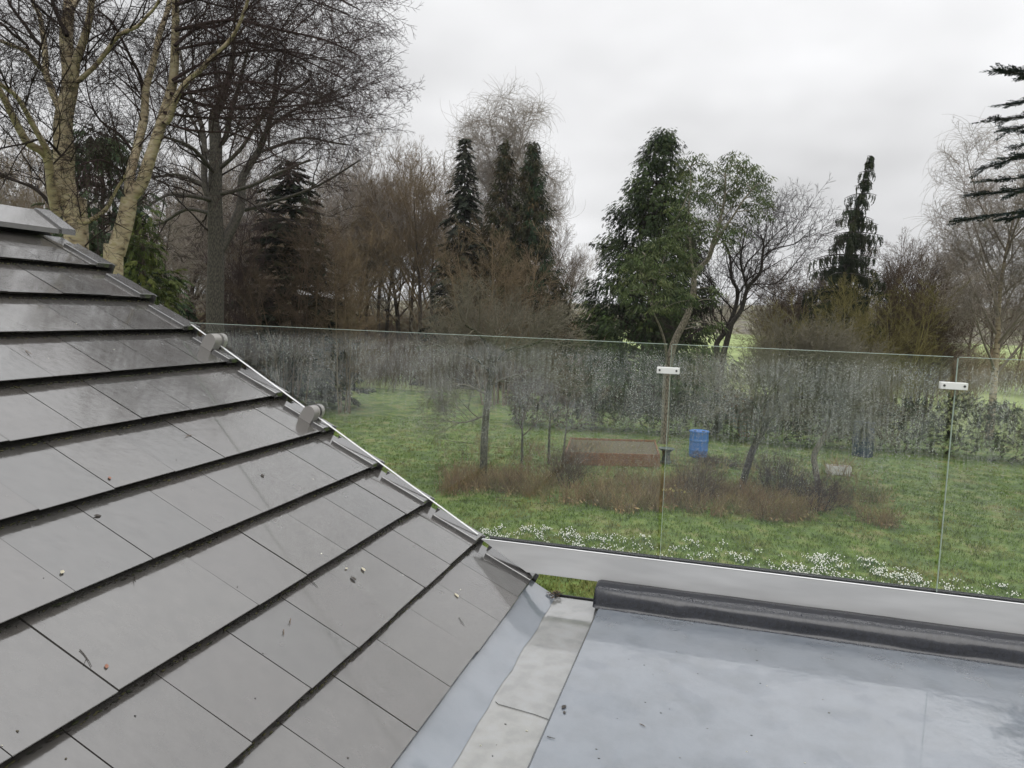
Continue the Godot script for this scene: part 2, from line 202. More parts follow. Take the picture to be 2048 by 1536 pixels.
class Buf:
	var v := PackedVector3Array()
	var n := PackedVector3Array()
	var c := PackedColorArray()
	var u := PackedVector2Array()
	var ix := PackedInt32Array()
	var col := Color(1, 1, 1)

	func tri(a: Vector3, b: Vector3, d: Vector3, out := Vector3.ZERO) -> void:
		var nn := (d - a).cross(b - a)
		if out != Vector3.ZERO and nn.dot(out) < 0.0:
			var t := b
			b = d
			d = t
			nn = -nn
		nn = nn.normalized()
		var k := v.size()
		v.append_array([a, b, d])
		n.append_array([nn, nn, nn])
		c.append_array([col, col, col])
		ix.append_array([k, k + 1, k + 2])

	func quad(a: Vector3, b: Vector3, d: Vector3, e: Vector3, out := Vector3.ZERO) -> void:
		tri(a, b, d, out)
		tri(a, d, e, out)

	func tube(p: PackedVector3Array, r: PackedFloat32Array, sides: int) -> void:
		var m := p.size()
		if m < 2:
			return
		var first := (p[1] - p[0]).normalized()
		var ref := Vector3.RIGHT if absf(first.y) > 0.7 else Vector3.UP
		var k0 := v.size()
		for j in m:
			var t := (p[mini(j + 1, m - 1)] - p[maxi(j - 1, 0)]).normalized()
			var s := t.cross(ref).normalized()
			var b := t.cross(s)
			ref = s.cross(t)
			for k in sides:
				var a := TAU * k / sides
				var d := s * cos(a) + b * sin(a)
				v.append(p[j] + d * r[j])
				n.append(d)
				c.append(col)
		for j in m - 1:
			for k in sides:
				var a := k0 + j * sides + k
				var b := k0 + j * sides + (k + 1) % sides
				ix.append_array([a, a + sides, b, b, a + sides, b + sides])

	func blade(a: Vector3, tip: Vector3, side: Vector3, wide := 0.45) -> void:
		var m := a.lerp(tip, wide)
		quad(a, m + side, tip, m - side)

	func box(at: Vector3, h: Vector3, cut := 0.0, b := Basis.IDENTITY) -> void:
		# a box of half size h whose edges are cut off
		var q := {}
		for sx in [-1, 1]:
			for sy in [-1, 1]:
				for sz in [-1, 1]:
					var s := Vector3(sx, sy, sz)
					q[s] = [
						at + b * (s * Vector3(h.x, h.y - cut, h.z - cut)), at + b * (s * Vector3(h.x - cut, h.y, h.z - cut)),
						at + b * (s * Vector3(h.x - cut, h.y - cut, h.z))]
					if cut > 0.0:
						tri(q[s][0], q[s][1], q[s][2], b * s)
		for ax in 3:
			var o1 := (ax + 1) % 3
			var o2 := (ax + 2) % 3
			for sg in [-1, 1]:
				var f := []
				for e in [[-1, -1], [1, -1], [1, 1], [-1, 1]]:
					var s := Vector3.ZERO
					s[ax] = sg
					s[o1] = e[0]
					s[o2] = e[1]
					f.append(q[s][ax])
				var o := Vector3.ZERO
				o[ax] = sg
				quad(f[0], f[1], f[2], f[3], b * o)
			if cut > 0.0:
				for e in [[-1, -1], [1, -1], [1, 1], [-1, 1]]:
					var s0 := Vector3.ZERO
					s0[ax] = -1
					s0[o1] = e[0]
					s0[o2] = e[1]
					var s1 := s0
					s1[ax] = 1
					var o := s0
					o[ax] = 0
					quad(q[s0][o1], q[s0][o2], q[s1][o2], q[s1][o1], b * o)

	func lathe(prof: Array, sides: int, at := Vector3.ZERO) -> void:
		# prof: [radius, height] pairs from bottom to top, flat shaded rings
		for j in prof.size() - 1:
			for k in sides:
				var a := TAU * k / sides
				var e := TAU * (k + 1) / sides
				var d0 := Vector3(cos(a), 0, sin(a))
				var d1 := Vector3(cos(e), 0, sin(e))
				var p0: float = prof[j][0]
				var p1: float = prof[j + 1][0]
				var y0 := Vector3(0, prof[j][1], 0) + at
				var y1 := Vector3(0, prof[j + 1][1], 0) + at
				var slope := Vector2(y1.y - y0.y, p0 - p1).normalized()
				var n0 := (d0 * slope.x + Vector3(0, slope.y, 0)).normalized()
				var n1 := (d1 * slope.x + Vector3(0, slope.y, 0)).normalized()
				var kk := v.size()
				v.append_array([y0 + d0 * p0, y0 + d1 * p0, y1 + d1 * p1, y1 + d0 * p1])
				n.append_array([n0, n1, n1, n0])
				c.append_array([col, col, col, col])
				ix.append_array([kk, kk + 1, kk + 2, kk, kk + 2, kk + 3])

	func prism(poly: PackedVector2Array, z0: float, z1: float) -> void:
		# a flat outline in x and y, with thickness along z
		var t := Geometry2D.triangulate_polygon(poly)
		for k in range(0, t.size(), 3):
			for z in [z0, z1]:
				var a := poly[t[k]]
				var b := poly[t[k + 1]]
				var d := poly[t[k + 2]]
				tri(Vector3(a.x, a.y, z), Vector3(b.x, b.y, z), Vector3(d.x, d.y, z), Vector3(0, 0, z - (z0 + z1) / 2))
		var turn := -1.0 if Geometry2D.is_polygon_clockwise(poly) else 1.0
		for k in poly.size():
			var a := poly[k]
			var b := poly[(k + 1) % poly.size()]
			var o := Vector3(b.y - a.y, a.x - b.x, 0) * turn
			quad(Vector3(a.x, a.y, z0), Vector3(b.x, b.y, z0), Vector3(b.x, b.y, z1), Vector3(a.x, a.y, z1), o)

	func grid(rows: Array) -> void:
		# a smooth sheet through rows of points
		var k0 := v.size()
		var w: int = rows[0].size()
		for j in rows.size():
			for k in w:
				var du: Vector3 = rows[j][mini(k + 1, w - 1)] - rows[j][maxi(k - 1, 0)]
				var dv: Vector3 = rows[mini(j + 1, rows.size() - 1)][k] - rows[maxi(j - 1, 0)][k]
				v.append(rows[j][k])
				n.append(dv.cross(du).normalized())
				c.append(col)
		for j in rows.size() - 1:
			for k in w - 1:
				var a := k0 + j * w + k
				ix.append_array([a, a + 1, a + w, a + 1, a + w + 1, a + w])

	func onto(m: ArrayMesh) -> void:
		# adds these faces to a mesh as its next surface
		var a := []
		a.resize(Mesh.ARRAY_MAX)
		a[Mesh.ARRAY_VERTEX] = v
		a[Mesh.ARRAY_NORMAL] = n
		a[Mesh.ARRAY_INDEX] = ix
		m.add_surface_from_arrays(Mesh.PRIMITIVE_TRIANGLES, a)

	func mesh(colored := false) -> ArrayMesh:
		var a := []
		a.resize(Mesh.ARRAY_MAX)
		a[Mesh.ARRAY_VERTEX] = v
		a[Mesh.ARRAY_NORMAL] = n
		if colored:
			a[Mesh.ARRAY_COLOR] = c
		if u.size() == v.size():
			a[Mesh.ARRAY_TEX_UV] = u
		a[Mesh.ARRAY_INDEX] = ix
		var m := ArrayMesh.new()
		m.add_surface_from_arrays(Mesh.PRIMITIVE_TRIANGLES, a)
		return m


var rng := RandomNumberGenerator.new()
var taken := {}
var twig_meshes := []
var M := {}


func rnd(a: float, b: float) -> float:
	return rng.randf_range(a, b)


func numbered(called: String) -> String:
	taken[called] = taken.get(called, -1) + 1
	return called if taken[called] == 0 else "%s_%03d" % [called, taken[called]]


func tag(o: Node, label: String, category: String, group := "", kind := "") -> void:
	if label:
		o.set_meta("label", label)
	if category:
		o.set_meta("category", category)
	if group:
		o.set_meta("group", group)
	if kind:
		o.set_meta("kind", kind)


func thing(called: String, label: String, category: String, at := Vector3.ZERO, group := "") -> Node3D:
	var o := Node3D.new()
	o.name = numbered(called)
	add_child(o)
	o.position = at
	tag(o, label, category, group)
	return o


func part(parent: Node, called: String, mesh: Mesh, mat: Material) -> MeshInstance3D:
	var o := MeshInstance3D.new()
	o.mesh = mesh
	o.material_override = mat
	o.name = numbered(called) if parent == self else called
	parent.add_child(o, true)
	return o


func structure(called: String, label: String, mesh: Mesh, mat: Material) -> MeshInstance3D:
	var o := part(self, called, mesh, mat)
	tag(o, label, "", "", "structure")
	return o


func scatter(parent: Node, called: String, mesh: Mesh, mat: Material, where: Array, colors := []) -> MultiMeshInstance3D:
	var mm := MultiMesh.new()
	mm.transform_format = MultiMesh.TRANSFORM_3D
	mm.use_colors = not colors.is_empty()
	mm.mesh = mesh
	mm.instance_count = where.size()
	for k in where.size():
		mm.set_instance_transform(k, where[k])
		if not colors.is_empty():
			mm.set_instance_color(k, colors[k])
	var o := MultiMeshInstance3D.new()
	o.multimesh = mm
	o.material_override = mat
	o.name = numbered(called) if parent == self else called
	o.set_meta("kind", "stuff")
	parent.add_child(o, true)
	return o


func lin(r: float, g: float, b: float) -> Color:
	return Color(r, g, b).linear_to_srgb()


func noise(freq: float, sd: int, octaves := 4, kind := FastNoiseLite.TYPE_SIMPLEX_SMOOTH) -> FastNoiseLite:
	var f := FastNoiseLite.new()
	f.noise_type = kind
	f.frequency = freq
	f.seed = sd
	f.fractal_octaves = octaves
	return f


func ramp(stops: Array) -> Gradient:
	var g := Gradient.new()
	var off := PackedFloat32Array()
	var cs := PackedColorArray()
	for s in stops:
		off.append(s[0])
		cs.append(s[1])
	g.offsets = off
	g.colors = cs
	return g


func noise_map(n: FastNoiseLite, size: int, stops := [], normal := 0.0) -> NoiseTexture2D:
	var t := NoiseTexture2D.new()
	t.width = size
	t.height = size
	t.seamless = true
	t.noise = n
	if stops:
		t.color_ramp = ramp(stops)
	if normal > 0.0:
		t.as_normal_map = true
		t.bump_strength = normal
	return t


func mat(color: Color, rough: float, opts := {}) -> StandardMaterial3D:
	var m := StandardMaterial3D.new()
	m.albedo_color = color
	m.roughness = rough
	for k in opts:
		m.set(k, opts[k])
	return m


func wet(m: StandardMaterial3D, film_rough: float) -> void:
	# a film of rain water over the surface
	m.metallic_specular = 0.7
	m.clearcoat_enabled = true
	m.clearcoat = 1.0
	m.clearcoat_roughness = film_rough


func triplanar(m: StandardMaterial3D, scale: Vector3) -> StandardMaterial3D:
	m.uv1_triplanar = true
	m.uv1_world_triplanar = true
	m.uv1_scale = scale
	return m


# ---------------------------------------------------------------- materials
func make_materials() -> void:
	# wet concrete slates: four tones of one make of tile, riven relief
	var riven := noise_map(noise(0.02, 11, 5), 512)
	var film := noise_map(noise(0.008, 13, 3), 512, [[0.25, Color(0.4, 0.4, 0.4)], [0.6, Color(0.65, 0.65, 0.65)], [0.85, Color(1, 1, 1)]])
	var tone := noise_map(noise(0.012, 12, 5), 512, [[0.15, Color(0.9, 0.9, 0.9)], [0.5, Color(0.96, 0.96, 0.955)], [0.85, Color(1, 1, 1)]])
	M.slates = []
	for k in 4:
		var a: Array = [[0.070, 0.065, 0.060], [0.062, 0.059, 0.055], [0.077, 0.072, 0.066], [0.068, 0.062, 0.057]][k]
		var m := triplanar(mat(lin(a[0], a[1], a[2]), 0.30), Vector3(1.7, 1.7, 1.7))
		m.albedo_texture = tone
		m.roughness_texture = film
		m.heightmap_enabled = true
		m.heightmap_texture = riven
		m.heightmap_scale = 0.1
		wet(m, 0.06)
		M.slates.append(m)
	M.verge = triplanar(mat(lin(0.06, 0.058, 0.057), 0.3), Vector3(2, 2, 2))
	wet(M.verge, 0.1)
	M.verge.albedo_texture = tone
	M.verge.roughness_texture = film
	M.underlay = mat(lin(0.01, 0.01, 0.01), 0.9)
	# flat roof: glass-fibre with a blue-grey topcoat, standing water on it
	var stain := noise_map(noise(0.006, 21, 5), 1024, [[0.15, Color(0.93, 0.93, 0.925)], [0.45, Color(0.965, 0.965, 0.965)], [0.6, Color(0.985, 0.985, 0.985)], [0.85, Color(1, 1, 1)]])
	var ripple := noise_map(noise(0.04, 22, 3), 512)
	M.membrane = triplanar(mat(lin(0.148, 0.166, 0.19), 0.12), Vector3(0.8, 0.8, 0.8))
	M.membrane.albedo_texture = stain
	M.membrane.heightmap_enabled = true
	M.membrane.heightmap_texture = ripple
	M.membrane.heightmap_scale = 0.08
	wet(M.membrane, 0.03)
	M.membrane.clearcoat_texture = noise_map(noise(0.007, 15, 4), 512, [[0.25, Color(0.55, 0.55, 0.55)], [0.38, Color(0.62, 0.62, 0.62)], [0.43, Color(1, 1, 1)], [0.85, Color(1, 1, 1)]])
	M.membrane_worn = triplanar(mat(lin(0.225, 0.228, 0.222), 0.12), Vector3(1.6, 1.6, 1.6))
	M.membrane_worn.albedo_texture = noise_map(noise(0.009, 23, 5), 512, [[0.2, Color(0.9, 0.9, 0.89)], [0.5, Color(0.97, 0.965, 0.95)], [0.8, Color(1, 1, 1)]])
	M.membrane_worn.heightmap_enabled = true
	M.membrane_worn.heightmap_texture = ripple
	M.membrane_worn.heightmap_scale = 0.03
	wet(M.membrane_worn, 0.03)
	M.membrane_patch = M.membrane_worn.duplicate()
	M.membrane_patch.albedo_color = lin(0.208, 0.212, 0.211)
	M.upstand = triplanar(mat(lin(0.015, 0.017, 0.024), 0.3), Vector3(3, 3, 3))
	M.upstand.albedo_texture = noise_map(noise(0.02, 24, 5), 512, [[0.2, Color(0.7, 0.7, 0.7)], [0.5, Color(0.88, 0.88, 0.88)], [0.8, Color(1, 1, 1)]])
	M.upstand.roughness_texture = film
	M.upstand.metallic_specular = 0.5
	M.upstand.heightmap_enabled = true
	M.upstand.heightmap_texture = riven
	M.upstand.heightmap_scale = 0.03
	M.aluminium = triplanar(mat(lin(0.58, 0.58, 0.58), 0.38, {"metallic": 0.2}), Vector3(0.5, 3, 0.5))
	M.aluminium.albedo_texture = noise_map(noise(0.01, 25, 4), 256, [[0.2, Color(0.93, 0.93, 0.93)], [0.8, Color(1, 1, 1)]])
	M.trim = mat(lin(0.72, 0.72, 0.72), 0.3, {"metallic": 0.2})
	M.gasket = mat(lin(0.012, 0.012, 0.014), 0.5)
	M.gasket_grey = mat(lin(0.09, 0.09, 0.1), 0.45)
	M.white_paint = mat(lin(0.72, 0.72, 0.69), 0.35)
	M.clamp = mat(lin(0.30, 0.285, 0.27), 0.42, {"metallic": 0.35})
	M.bolt = mat(lin(0.08, 0.08, 0.08), 0.35, {"metallic": 0.8})
	M.glass = mat(Color(0.62, 0.70, 0.65, 0.014), 0.02, {"metallic_specular": 0.35, "transparency": BaseMaterial3D.TRANSPARENCY_ALPHA})
	M.mist = mat(lin(0.62, 0.66, 0.66), 0.5, {"transparency": BaseMaterial3D.TRANSPARENCY_ALPHA, "albedo_texture": mist_texture()})
	M.glass_edge = mat(lin(0.42, 0.50, 0.44), 0.15)
	M.water = mat(Color(1, 1, 1, 0.0), 0.0, {"refraction_enabled": true, "refraction_scale": 0.033, "transparency": BaseMaterial3D.TRANSPARENCY_ALPHA})
	M.wall = triplanar(mat(lin(0.42, 0.38, 0.33), 0.85), Vector3.ONE)
	M.wall.albedo_texture = noise_map(noise(0.02, 26, 5), 256, [[0.2, Color(0.8, 0.8, 0.8)], [0.8, Color(1, 1, 1)]])
	# ground
	M.lawn = triplanar(mat(Color.WHITE, 0.85), Vector3(0.09, 0.09, 0.09))
	M.lawn.albedo_texture = noise_map(noise(0.012, 31, 6), 1024, [[0.2, lin(0.06, 0.095, 0.022)], [0.42, lin(0.09, 0.145, 0.029)], [0.6, lin(0.12, 0.17, 0.035)], [0.8, lin(0.165, 0.17, 0.06)]])
	M.lawn.heightmap_enabled = true
	M.lawn.heightmap_texture = noise_map(noise(0.05, 32, 4), 512)
	M.lawn.heightmap_scale = 6.0
	M.field = triplanar(mat(Color.WHITE, 0.9), Vector3(0.03, 0.03, 0.03))
	M.field.albedo_texture = noise_map(noise(0.01, 33, 5), 512, [[0.2, lin(0.16, 0.20, 0.06)], [0.5, lin(0.22, 0.28, 0.09)], [0.8, lin(0.27, 0.31, 0.13)]])
	M.hill = triplanar(mat(Color.WHITE, 0.95), Vector3(0.012, 0.02, 0.012))
	M.hill.albedo_texture = noise_map(noise(0.03, 34, 5), 512, [[0.25, lin(0.07, 0.06, 0.045)], [0.5, lin(0.13, 0.115, 0.075)], [0.75, lin(0.14, 0.15, 0.07)]])
	M.soil = triplanar(mat(Color.WHITE, 0.95), Vector3(0.7, 0.7, 0.7))
	M.soil.albedo_texture = noise_map(noise(0.03, 35, 5), 512, [[0.25, lin(0.04, 0.03, 0.02)], [0.5, lin(0.10, 0.075, 0.045)], [0.75, lin(0.10, 0.11, 0.04)]])
	# bark
	var birch_tex := noise_map(noise(0.014, 41, 5), 512, [[0.17, lin(0.04, 0.032, 0.025)], [0.25, lin(0.22, 0.165, 0.10)], [0.4, lin(0.36, 0.285, 0.18)], [0.65, lin(0.46, 0.39, 0.28)], [0.85, lin(0.33, 0.29, 0.14)]])
	M.birch = triplanar(mat(Color.WHITE, 0.8), Vector3(0.5, 1.1, 0.5))
	M.birch.albedo_texture = birch_tex
	M.birch.heightmap_enabled = true
	M.birch.heightmap_texture = noise_map(noise(0.03, 42, 5), 512)
	M.birch.heightmap_scale = 1.0
	M.twig_dark = mat(lin(0.034, 0.026, 0.023), 0.9)
	M.twig_purple = mat(lin(0.05, 0.034, 0.032), 0.9)
	M.twig_brown = mat(lin(0.098, 0.070, 0.049), 0.9)
	M.twig_tan = mat(lin(0.18, 0.135, 0.085), 0.9)
	M.twig_pale = mat(lin(0.25, 0.215, 0.18), 0.8)
	M.twig_olive = mat(lin(0.165, 0.142, 0.055), 0.8)
	M.twig_lichen = mat(lin(0.16, 0.145, 0.11), 0.9)
	M.twig_red = mat(lin(0.20, 0.065, 0.03), 0.8)
	var bark_tex := noise_map(noise(0.03, 43, 5), 512, [[0.25, Color(0.45, 0.45, 0.45)], [0.5, Color(0.8, 0.8, 0.8)], [0.75, Color(1, 1, 1)]])
	for b in [["bark_grey", [0.085, 0.074, 0.056]], ["bark_dark", [0.055, 0.045, 0.035]], ["bark_gum", [0.30, 0.265, 0.20]], ["bark_brown", [0.09, 0.065, 0.045]], ["bark_moss", [0.105, 0.105, 0.06]]]:
		var m := triplanar(mat(lin(b[1][0], b[1][1], b[1][2]), 0.85), Vector3(1.6, 0.5, 1.6))
		m.albedo_texture = bark_tex
		M[b[0]] = m
	for k in ["twig_dark", "twig_purple", "twig_brown", "twig_tan", "twig_pale", "twig_olive", "twig_red", "twig_lichen"]:
		M[k].metallic_specular = 0.25
	M.leaf = mat(Color.WHITE, 0.8, {"metallic_specular": 0.22, "vertex_color_use_as_albedo": true, "backlight_enabled": true, "backlight": Color(0.25, 0.3, 0.12)})
	M.plant = mat(Color.WHITE, 0.7, {"vertex_color_use_as_albedo": true})
	M.moss = mat(Color.WHITE, 0.95, {"vertex_color_use_as_albedo": true})
	M.timber = triplanar(mat(lin(0.30, 0.135, 0.05), 0.75), Vector3(0.7, 4, 0.7))
	M.timber.albedo_texture = bark_tex
	M.barrel = mat(lin(0.025, 0.14, 0.42), 0.38)
	M.barrel_dark = mat(lin(0.012, 0.026, 0.065), 0.5)
	M.stone = triplanar(mat(lin(0.13, 0.17, 0.15), 0.8), Vector3(2, 2, 2))
	M.stone.albedo_texture = bark_tex
	M.litter = mat(Color.WHITE, 0.7, {"vertex_color_use_as_albedo": true})


func mist_texture() -> ImageTexture:
	# specks of the finest droplets, too small to build, in streaks where rain has run; 1.3 m by 1.1 m
	var w := 1024
	var h := 866
	var im := Image.create(w, h, false, Image.FORMAT_RGBA8)
	var streak := noise(1.0, 91, 3)
	var cloud := noise(1.0, 92, 3)
	for y in h:
		var f := float(y) / h
		for x in w:
			var c := cloud.get_noise_2d(x * 0.006, y * 0.006)
			var d := 0.5 + 1.1 * streak.get_noise_2d(x * 0.11, y * 0.006) + 0.7 * c
			# the lower glass has been washed clean, with a ragged edge
			d *= 1.0 - smoothstep(0.26, 0.7, f + 0.25 * c + 0.12 * streak.get_noise_2d(x * 0.08, 7.0)) * 0.92
			d *= smoothstep(0.02, 0.07, f)
			var a := 0.0
			if rng.randf() < clampf(d, 0.02, 0.9):
				a = rnd(0.02, 0.27)
			im.set_pixel(x, y, Color(1, 1, 1, a))
	return ImageTexture.create_from_image(im)


# ---------------------------------------------------------------- plants
func curve(p: PackedVector3Array, steps := 3) -> PackedVector3Array:
	var out := PackedVector3Array()
	for k in p.size() - 1:
		var a := p[maxi(k - 1, 0)]
		var d := p[mini(k + 2, p.size() - 1)]
		for s in steps:
			out.append(p[k].cubic_interpolate(p[k + 1], a, d, float(s) / steps))
	out.append(p[p.size() - 1])
	return out


func turned(d: Vector3, angle: float) -> Vector3:
	var side := d.cross(Vector3(rnd(-1, 1), rnd(-1, 1), rnd(-1, 1))).normalized()
	return d.rotated(side, angle) if side.length() > 0.5 else d


func along(d: Vector3, s: float) -> Basis:
	# a basis whose y axis runs along d, rolled at random
	var side := d.cross(Vector3(rnd(-1, 1), rnd(-1, 1), rnd(-1, 1))).normalized()
	if side.length() < 0.5:
		side = d.cross(Vector3.RIGHT).normalized()
	return Basis(side * s, d * s, side.cross(d) * s)


func grow(from: Vector3, dir: Vector3, length: float, steps: int, pull: Vector3, shake: float) -> PackedVector3Array:
	var p := PackedVector3Array([from])
	var d := dir.normalized()
	for k in steps:
		d = (d + pull / steps + Vector3(rnd(-1, 1), rnd(-1, 1), rnd(-1, 1)) * shake).normalized()
		p.append(p[k] + d * length / steps)
	return p


func taper(count: int, r0: float, r1: float) -> PackedFloat32Array:
	var r := PackedFloat32Array()
	for k in count:
		r.append(lerpf(r0, r1, float(k) / maxi(count - 1, 1)))
	return r


func make_twigs() -> void:
	# sprays of fine twigs, about 0.9 m long, growing along +y
	for kind in 3:
		var b := Buf.new()
		var main := grow(Vector3.ZERO, Vector3.UP, 0.9, 4, Vector3(0.1, 0, 0), 0.12)
		b.tube(main, taper(5, 0.0058, 0.0028), 3)
		for k in 8:
			var t := 0.12 + 0.86 * k / 8.0
			var j := mini(int(t * 4), 3)
			var at := main[j].lerp(main[j + 1], t * 4 - j)
			var d := turned((main[j + 1] - main[j]).normalized(), rnd(0.5, 0.95))
			var l := rnd(0.22, 0.42) * (1.15 - t * 0.6)
			var q := grow(at, d, l, 2, Vector3(0, [0.25, -0.35, 0.6][kind], 0), 0.16)
			b.tube(q, taper(3, 0.0042, 0.0024), 3)
			for e in 2:
				var at2 := q[0].lerp(q[2], rnd(0.3, 0.8))
				b.tube(grow(at2, turned((q[2] - q[0]).normalized(), rnd(0.5, 0.9)), l * rnd(0.35, 0.6), 1, Vector3.ZERO, 0.1), taper(2, 0.0032, 0.002), 3)
		twig_meshes.append(b.mesh())
	# long hair-like strands that arch over and hang
	var w := Buf.new()
	for k in 9:
		var a := TAU * k / 9.0 + rnd(-0.3, 0.3)
		var from := Vector3(0, rnd(0.0, 0.5), 0)
		var p := grow(from, Vector3(cos(a) * 0.5, 1.0, sin(a) * 0.5), rnd(0.7, 1.3), 6, Vector3(cos(a) * 0.5, -1.9, sin(a) * 0.5), 0.03)
		w.tube(p, taper(7, 0.0045, 0.0022), 3)
	w.tube(PackedVector3Array([Vector3.ZERO, Vector3(0, 0.55, 0)]), taper(2, 0.006, 0.004), 3)
	twig_meshes.append(w.mesh())


func dress(b: Buf, limbs: Array, o: Dictionary) -> Array:
	# tubes for the limbs and the side branches on them; returns where the twig sprays go
	var sprays := []
	for l in limbs:
		var p: PackedVector3Array = l[0]
		if l[1] <= o.get("tubes_below", 9.0) and l[0] != o.get("built"):
			b.tube(p, taper(p.size(), l[1], l[2]), 8 if l[1] > 0.05 else 6)
		var length := 0.0
		for k in p.size() - 1:
			length += p[k].distance_to(p[k + 1])
		var next: float = length * (l[3] if l.size() > 3 else o.start)
		var run := 0.0
		for k in p.size() - 1:
			var step := p[k].distance_to(p[k + 1])
			while next < run + step:
				var t: float = next / length
				var at := p[k].lerp(p[k + 1], (next - run) / step)
				var d := turned((p[k + 1] - p[k]).normalized(), rnd(o.angle[0], o.angle[1]))
				d = (d + Vector3(0, o.lift, 0)).normalized()
				side(b, at, d, rnd(o.length[0], o.length[1]) * (1.0 - 0.35 * t), minf(o.thick, lerpf(l[1], l[2], t) * 0.6), o, 0, sprays)
				next += rnd(0.6, 1.4) * o.every
			run += step
		tip_sprays(p, o, sprays, 3)
	return sprays


func side(b: Buf, at: Vector3, d: Vector3, length: float, r: float, o: Dictionary, level: int, sprays: Array) -> void:
	var p := grow(at, d, length, 5, Vector3(0, o.pull, 0), o.shake)
	b.tube(p, taper(6, r, r * 0.35), 4 if level == 0 else 3)
	if level < o.levels:
		for k in o.forks:
			var j := rng.randi_range(1, 4)
			side(b, p[j], turned((p[j + 1] - p[j]).normalized(), rnd(0.5, 0.95)), length * rnd(0.4, 0.6), r * 0.55, o, level + 1, sprays)
	tip_sprays(p, o, sprays, o.twigs)


func tip_sprays(p: PackedVector3Array, o: Dictionary, sprays: Array, count: int) -> void:
	var m := p.size() - 1
	for k in count:
		var j := mini(m - 1, int(rnd(0.3, 1.0) * m)) if k > 0 else m - 1
		var d := (p[j + 1] - p[j]).normalized()
		if k > 0:
			d = turned(d, rnd(0.3, 0.9))
		d = (d + Vector3(0, o.twig_pull, 0)).normalized()
		sprays.append(Transform3D(along(d, rnd(o.size[0], o.size[1])), p[j].lerp(p[j + 1], rnd(0, 1)) if k > 0 else p[m]))


func hang_twigs(parent: Node, sprays: Array, m: Material, variants := [0, 1]) -> void:
	var sets := {}
	for k in sprays.size():
		var w: int = variants[k % variants.size()]
		if not sets.has(w):
			sets[w] = []
		sets[w].append(sprays[k])
	for w in sets:
		scatter(parent, "crown", twig_meshes[w], m, sets[w])


func read_limbs(data: Array) -> Array:
	var limbs := []
	for l in data:
		var f: Array = l[0]
		var p := PackedVector3Array()
		for k in range(0, f.size(), 3):
			p.append(Vector3(f[k], f[k + 1], f[k + 2]))
		limbs.append([curve(p), l[1], l[2]])
	return limbs


func traced_tree(called: String, label: String, group: String, base: Vector3, data: Array, bark: Material, twigs: Material, o: Dictionary, variants := [0, 1]) -> Node3D:
	var t := thing(called, label, "tree", base, group)
	var limbs := read_limbs(data)
	var trunk := Buf.new()
	var p: PackedVector3Array = limbs[0][0]
	trunk.tube(p, taper(p.size(), limbs[0][1], limbs[0][2]), 12)
	part(t, "trunk", trunk.mesh(), bark)
	limbs[0].append(o.get("bare", 0.6))
	for k in range(1, limbs.size()):
		if limbs[k][1] > 0.04:
			p = limbs[k][0]
			var thick := Buf.new()
			thick.tube(p, taper(p.size(), limbs[k][1], limbs[k][2]), 8)
			part(t, "limb", thick.mesh(), bark)
	var b := Buf.new()
	var with := o.duplicate()
	with.tubes_below = 0.04
	var sprays := dress(b, limbs, with)
	part(t, "branches", b.mesh(), twigs)
	hang_twigs(t, sprays, twigs, variants)
	return t


func bare_limbs(h: float, r: float, spread: float, count: int, low: float, rise: float) -> Array:
	# trunk and main limbs of a leafless tree
	var trunk := grow(Vector3(0, -0.1, 0), Vector3(rnd(-0.06, 0.06), 1, rnd(-0.06, 0.06)), h * 0.95, 9, Vector3(0, 0.4, 0), 0.06)
	var limbs := [[trunk, r, r * 0.12, 0.5]]
	for k in count:
		var t := lerpf(low, 0.85, (k + rnd(0, 0.8)) / count)
		var j := mini(int(t * 9), 8)
		var at := trunk[j].lerp(trunk[j + 1], t * 9 - j)
		var a := k * 2.4 + rnd(-0.5, 0.5)
		var d := Vector3(cos(a), rise, sin(a)).normalized()
		var l := spread * (1.15 - 0.55 * t) * rnd(0.8, 1.2)
		limbs.append([grow(at, d, l, 6, Vector3(0, 0.35, 0), 0.12), r * lerpf(0.42, 0.25, t), r * 0.08, 0.15])
	return limbs


func bare_tree(called: String, label: String, group: String, at: Vector3, limbs: Array, bark: Material, twigs: Material, o: Dictionary, variants := [0, 1], category := "tree") -> Node3D:
	var t := thing(called, label, category, at, group)
	var b := Buf.new()
	b.tube(limbs[0][0], taper(limbs[0][0].size(), limbs[0][1], limbs[0][2]), 9)
	part(t, "trunk", b.mesh(), bark)
	b = Buf.new()
	var with := o.duplicate()
	with.built = limbs[0][0]
	var sprays := dress(b, limbs, with)
	part(t, "branches", b.mesh(), bark if o.get("bark_limbs", false) else twigs)
	hang_twigs(t, sprays, twigs, variants)
	return t


func shrub(called: String, label: String, group: String, at: Vector3, h: float, w: float, stems: int, twigs: Material, o: Dictionary, variants := [0, 2]) -> Node3D:
	var limbs := []
	for k in stems:
		var a := TAU * k / stems + rnd(-0.4, 0.4)
		var out := rnd(0.15, 1.0) * w / h
		limbs.append([grow(Vector3(cos(a), 0, sin(a)) * rnd(0.02, 0.25) * w, Vector3(cos(a) * out, 1, sin(a) * out), h * rnd(0.6, 1.0), 6, Vector3(0, 0.2, 0), 0.1), o.stem, o.stem * 0.3, 0.15])
	var t := thing(called, label, "shrub", at, group)
	var b := Buf.new()
	var sprays := dress(b, limbs, o)
	part(t, "branches", b.mesh(), twigs)
	hang_twigs(t, sprays, twigs, variants)
	return t


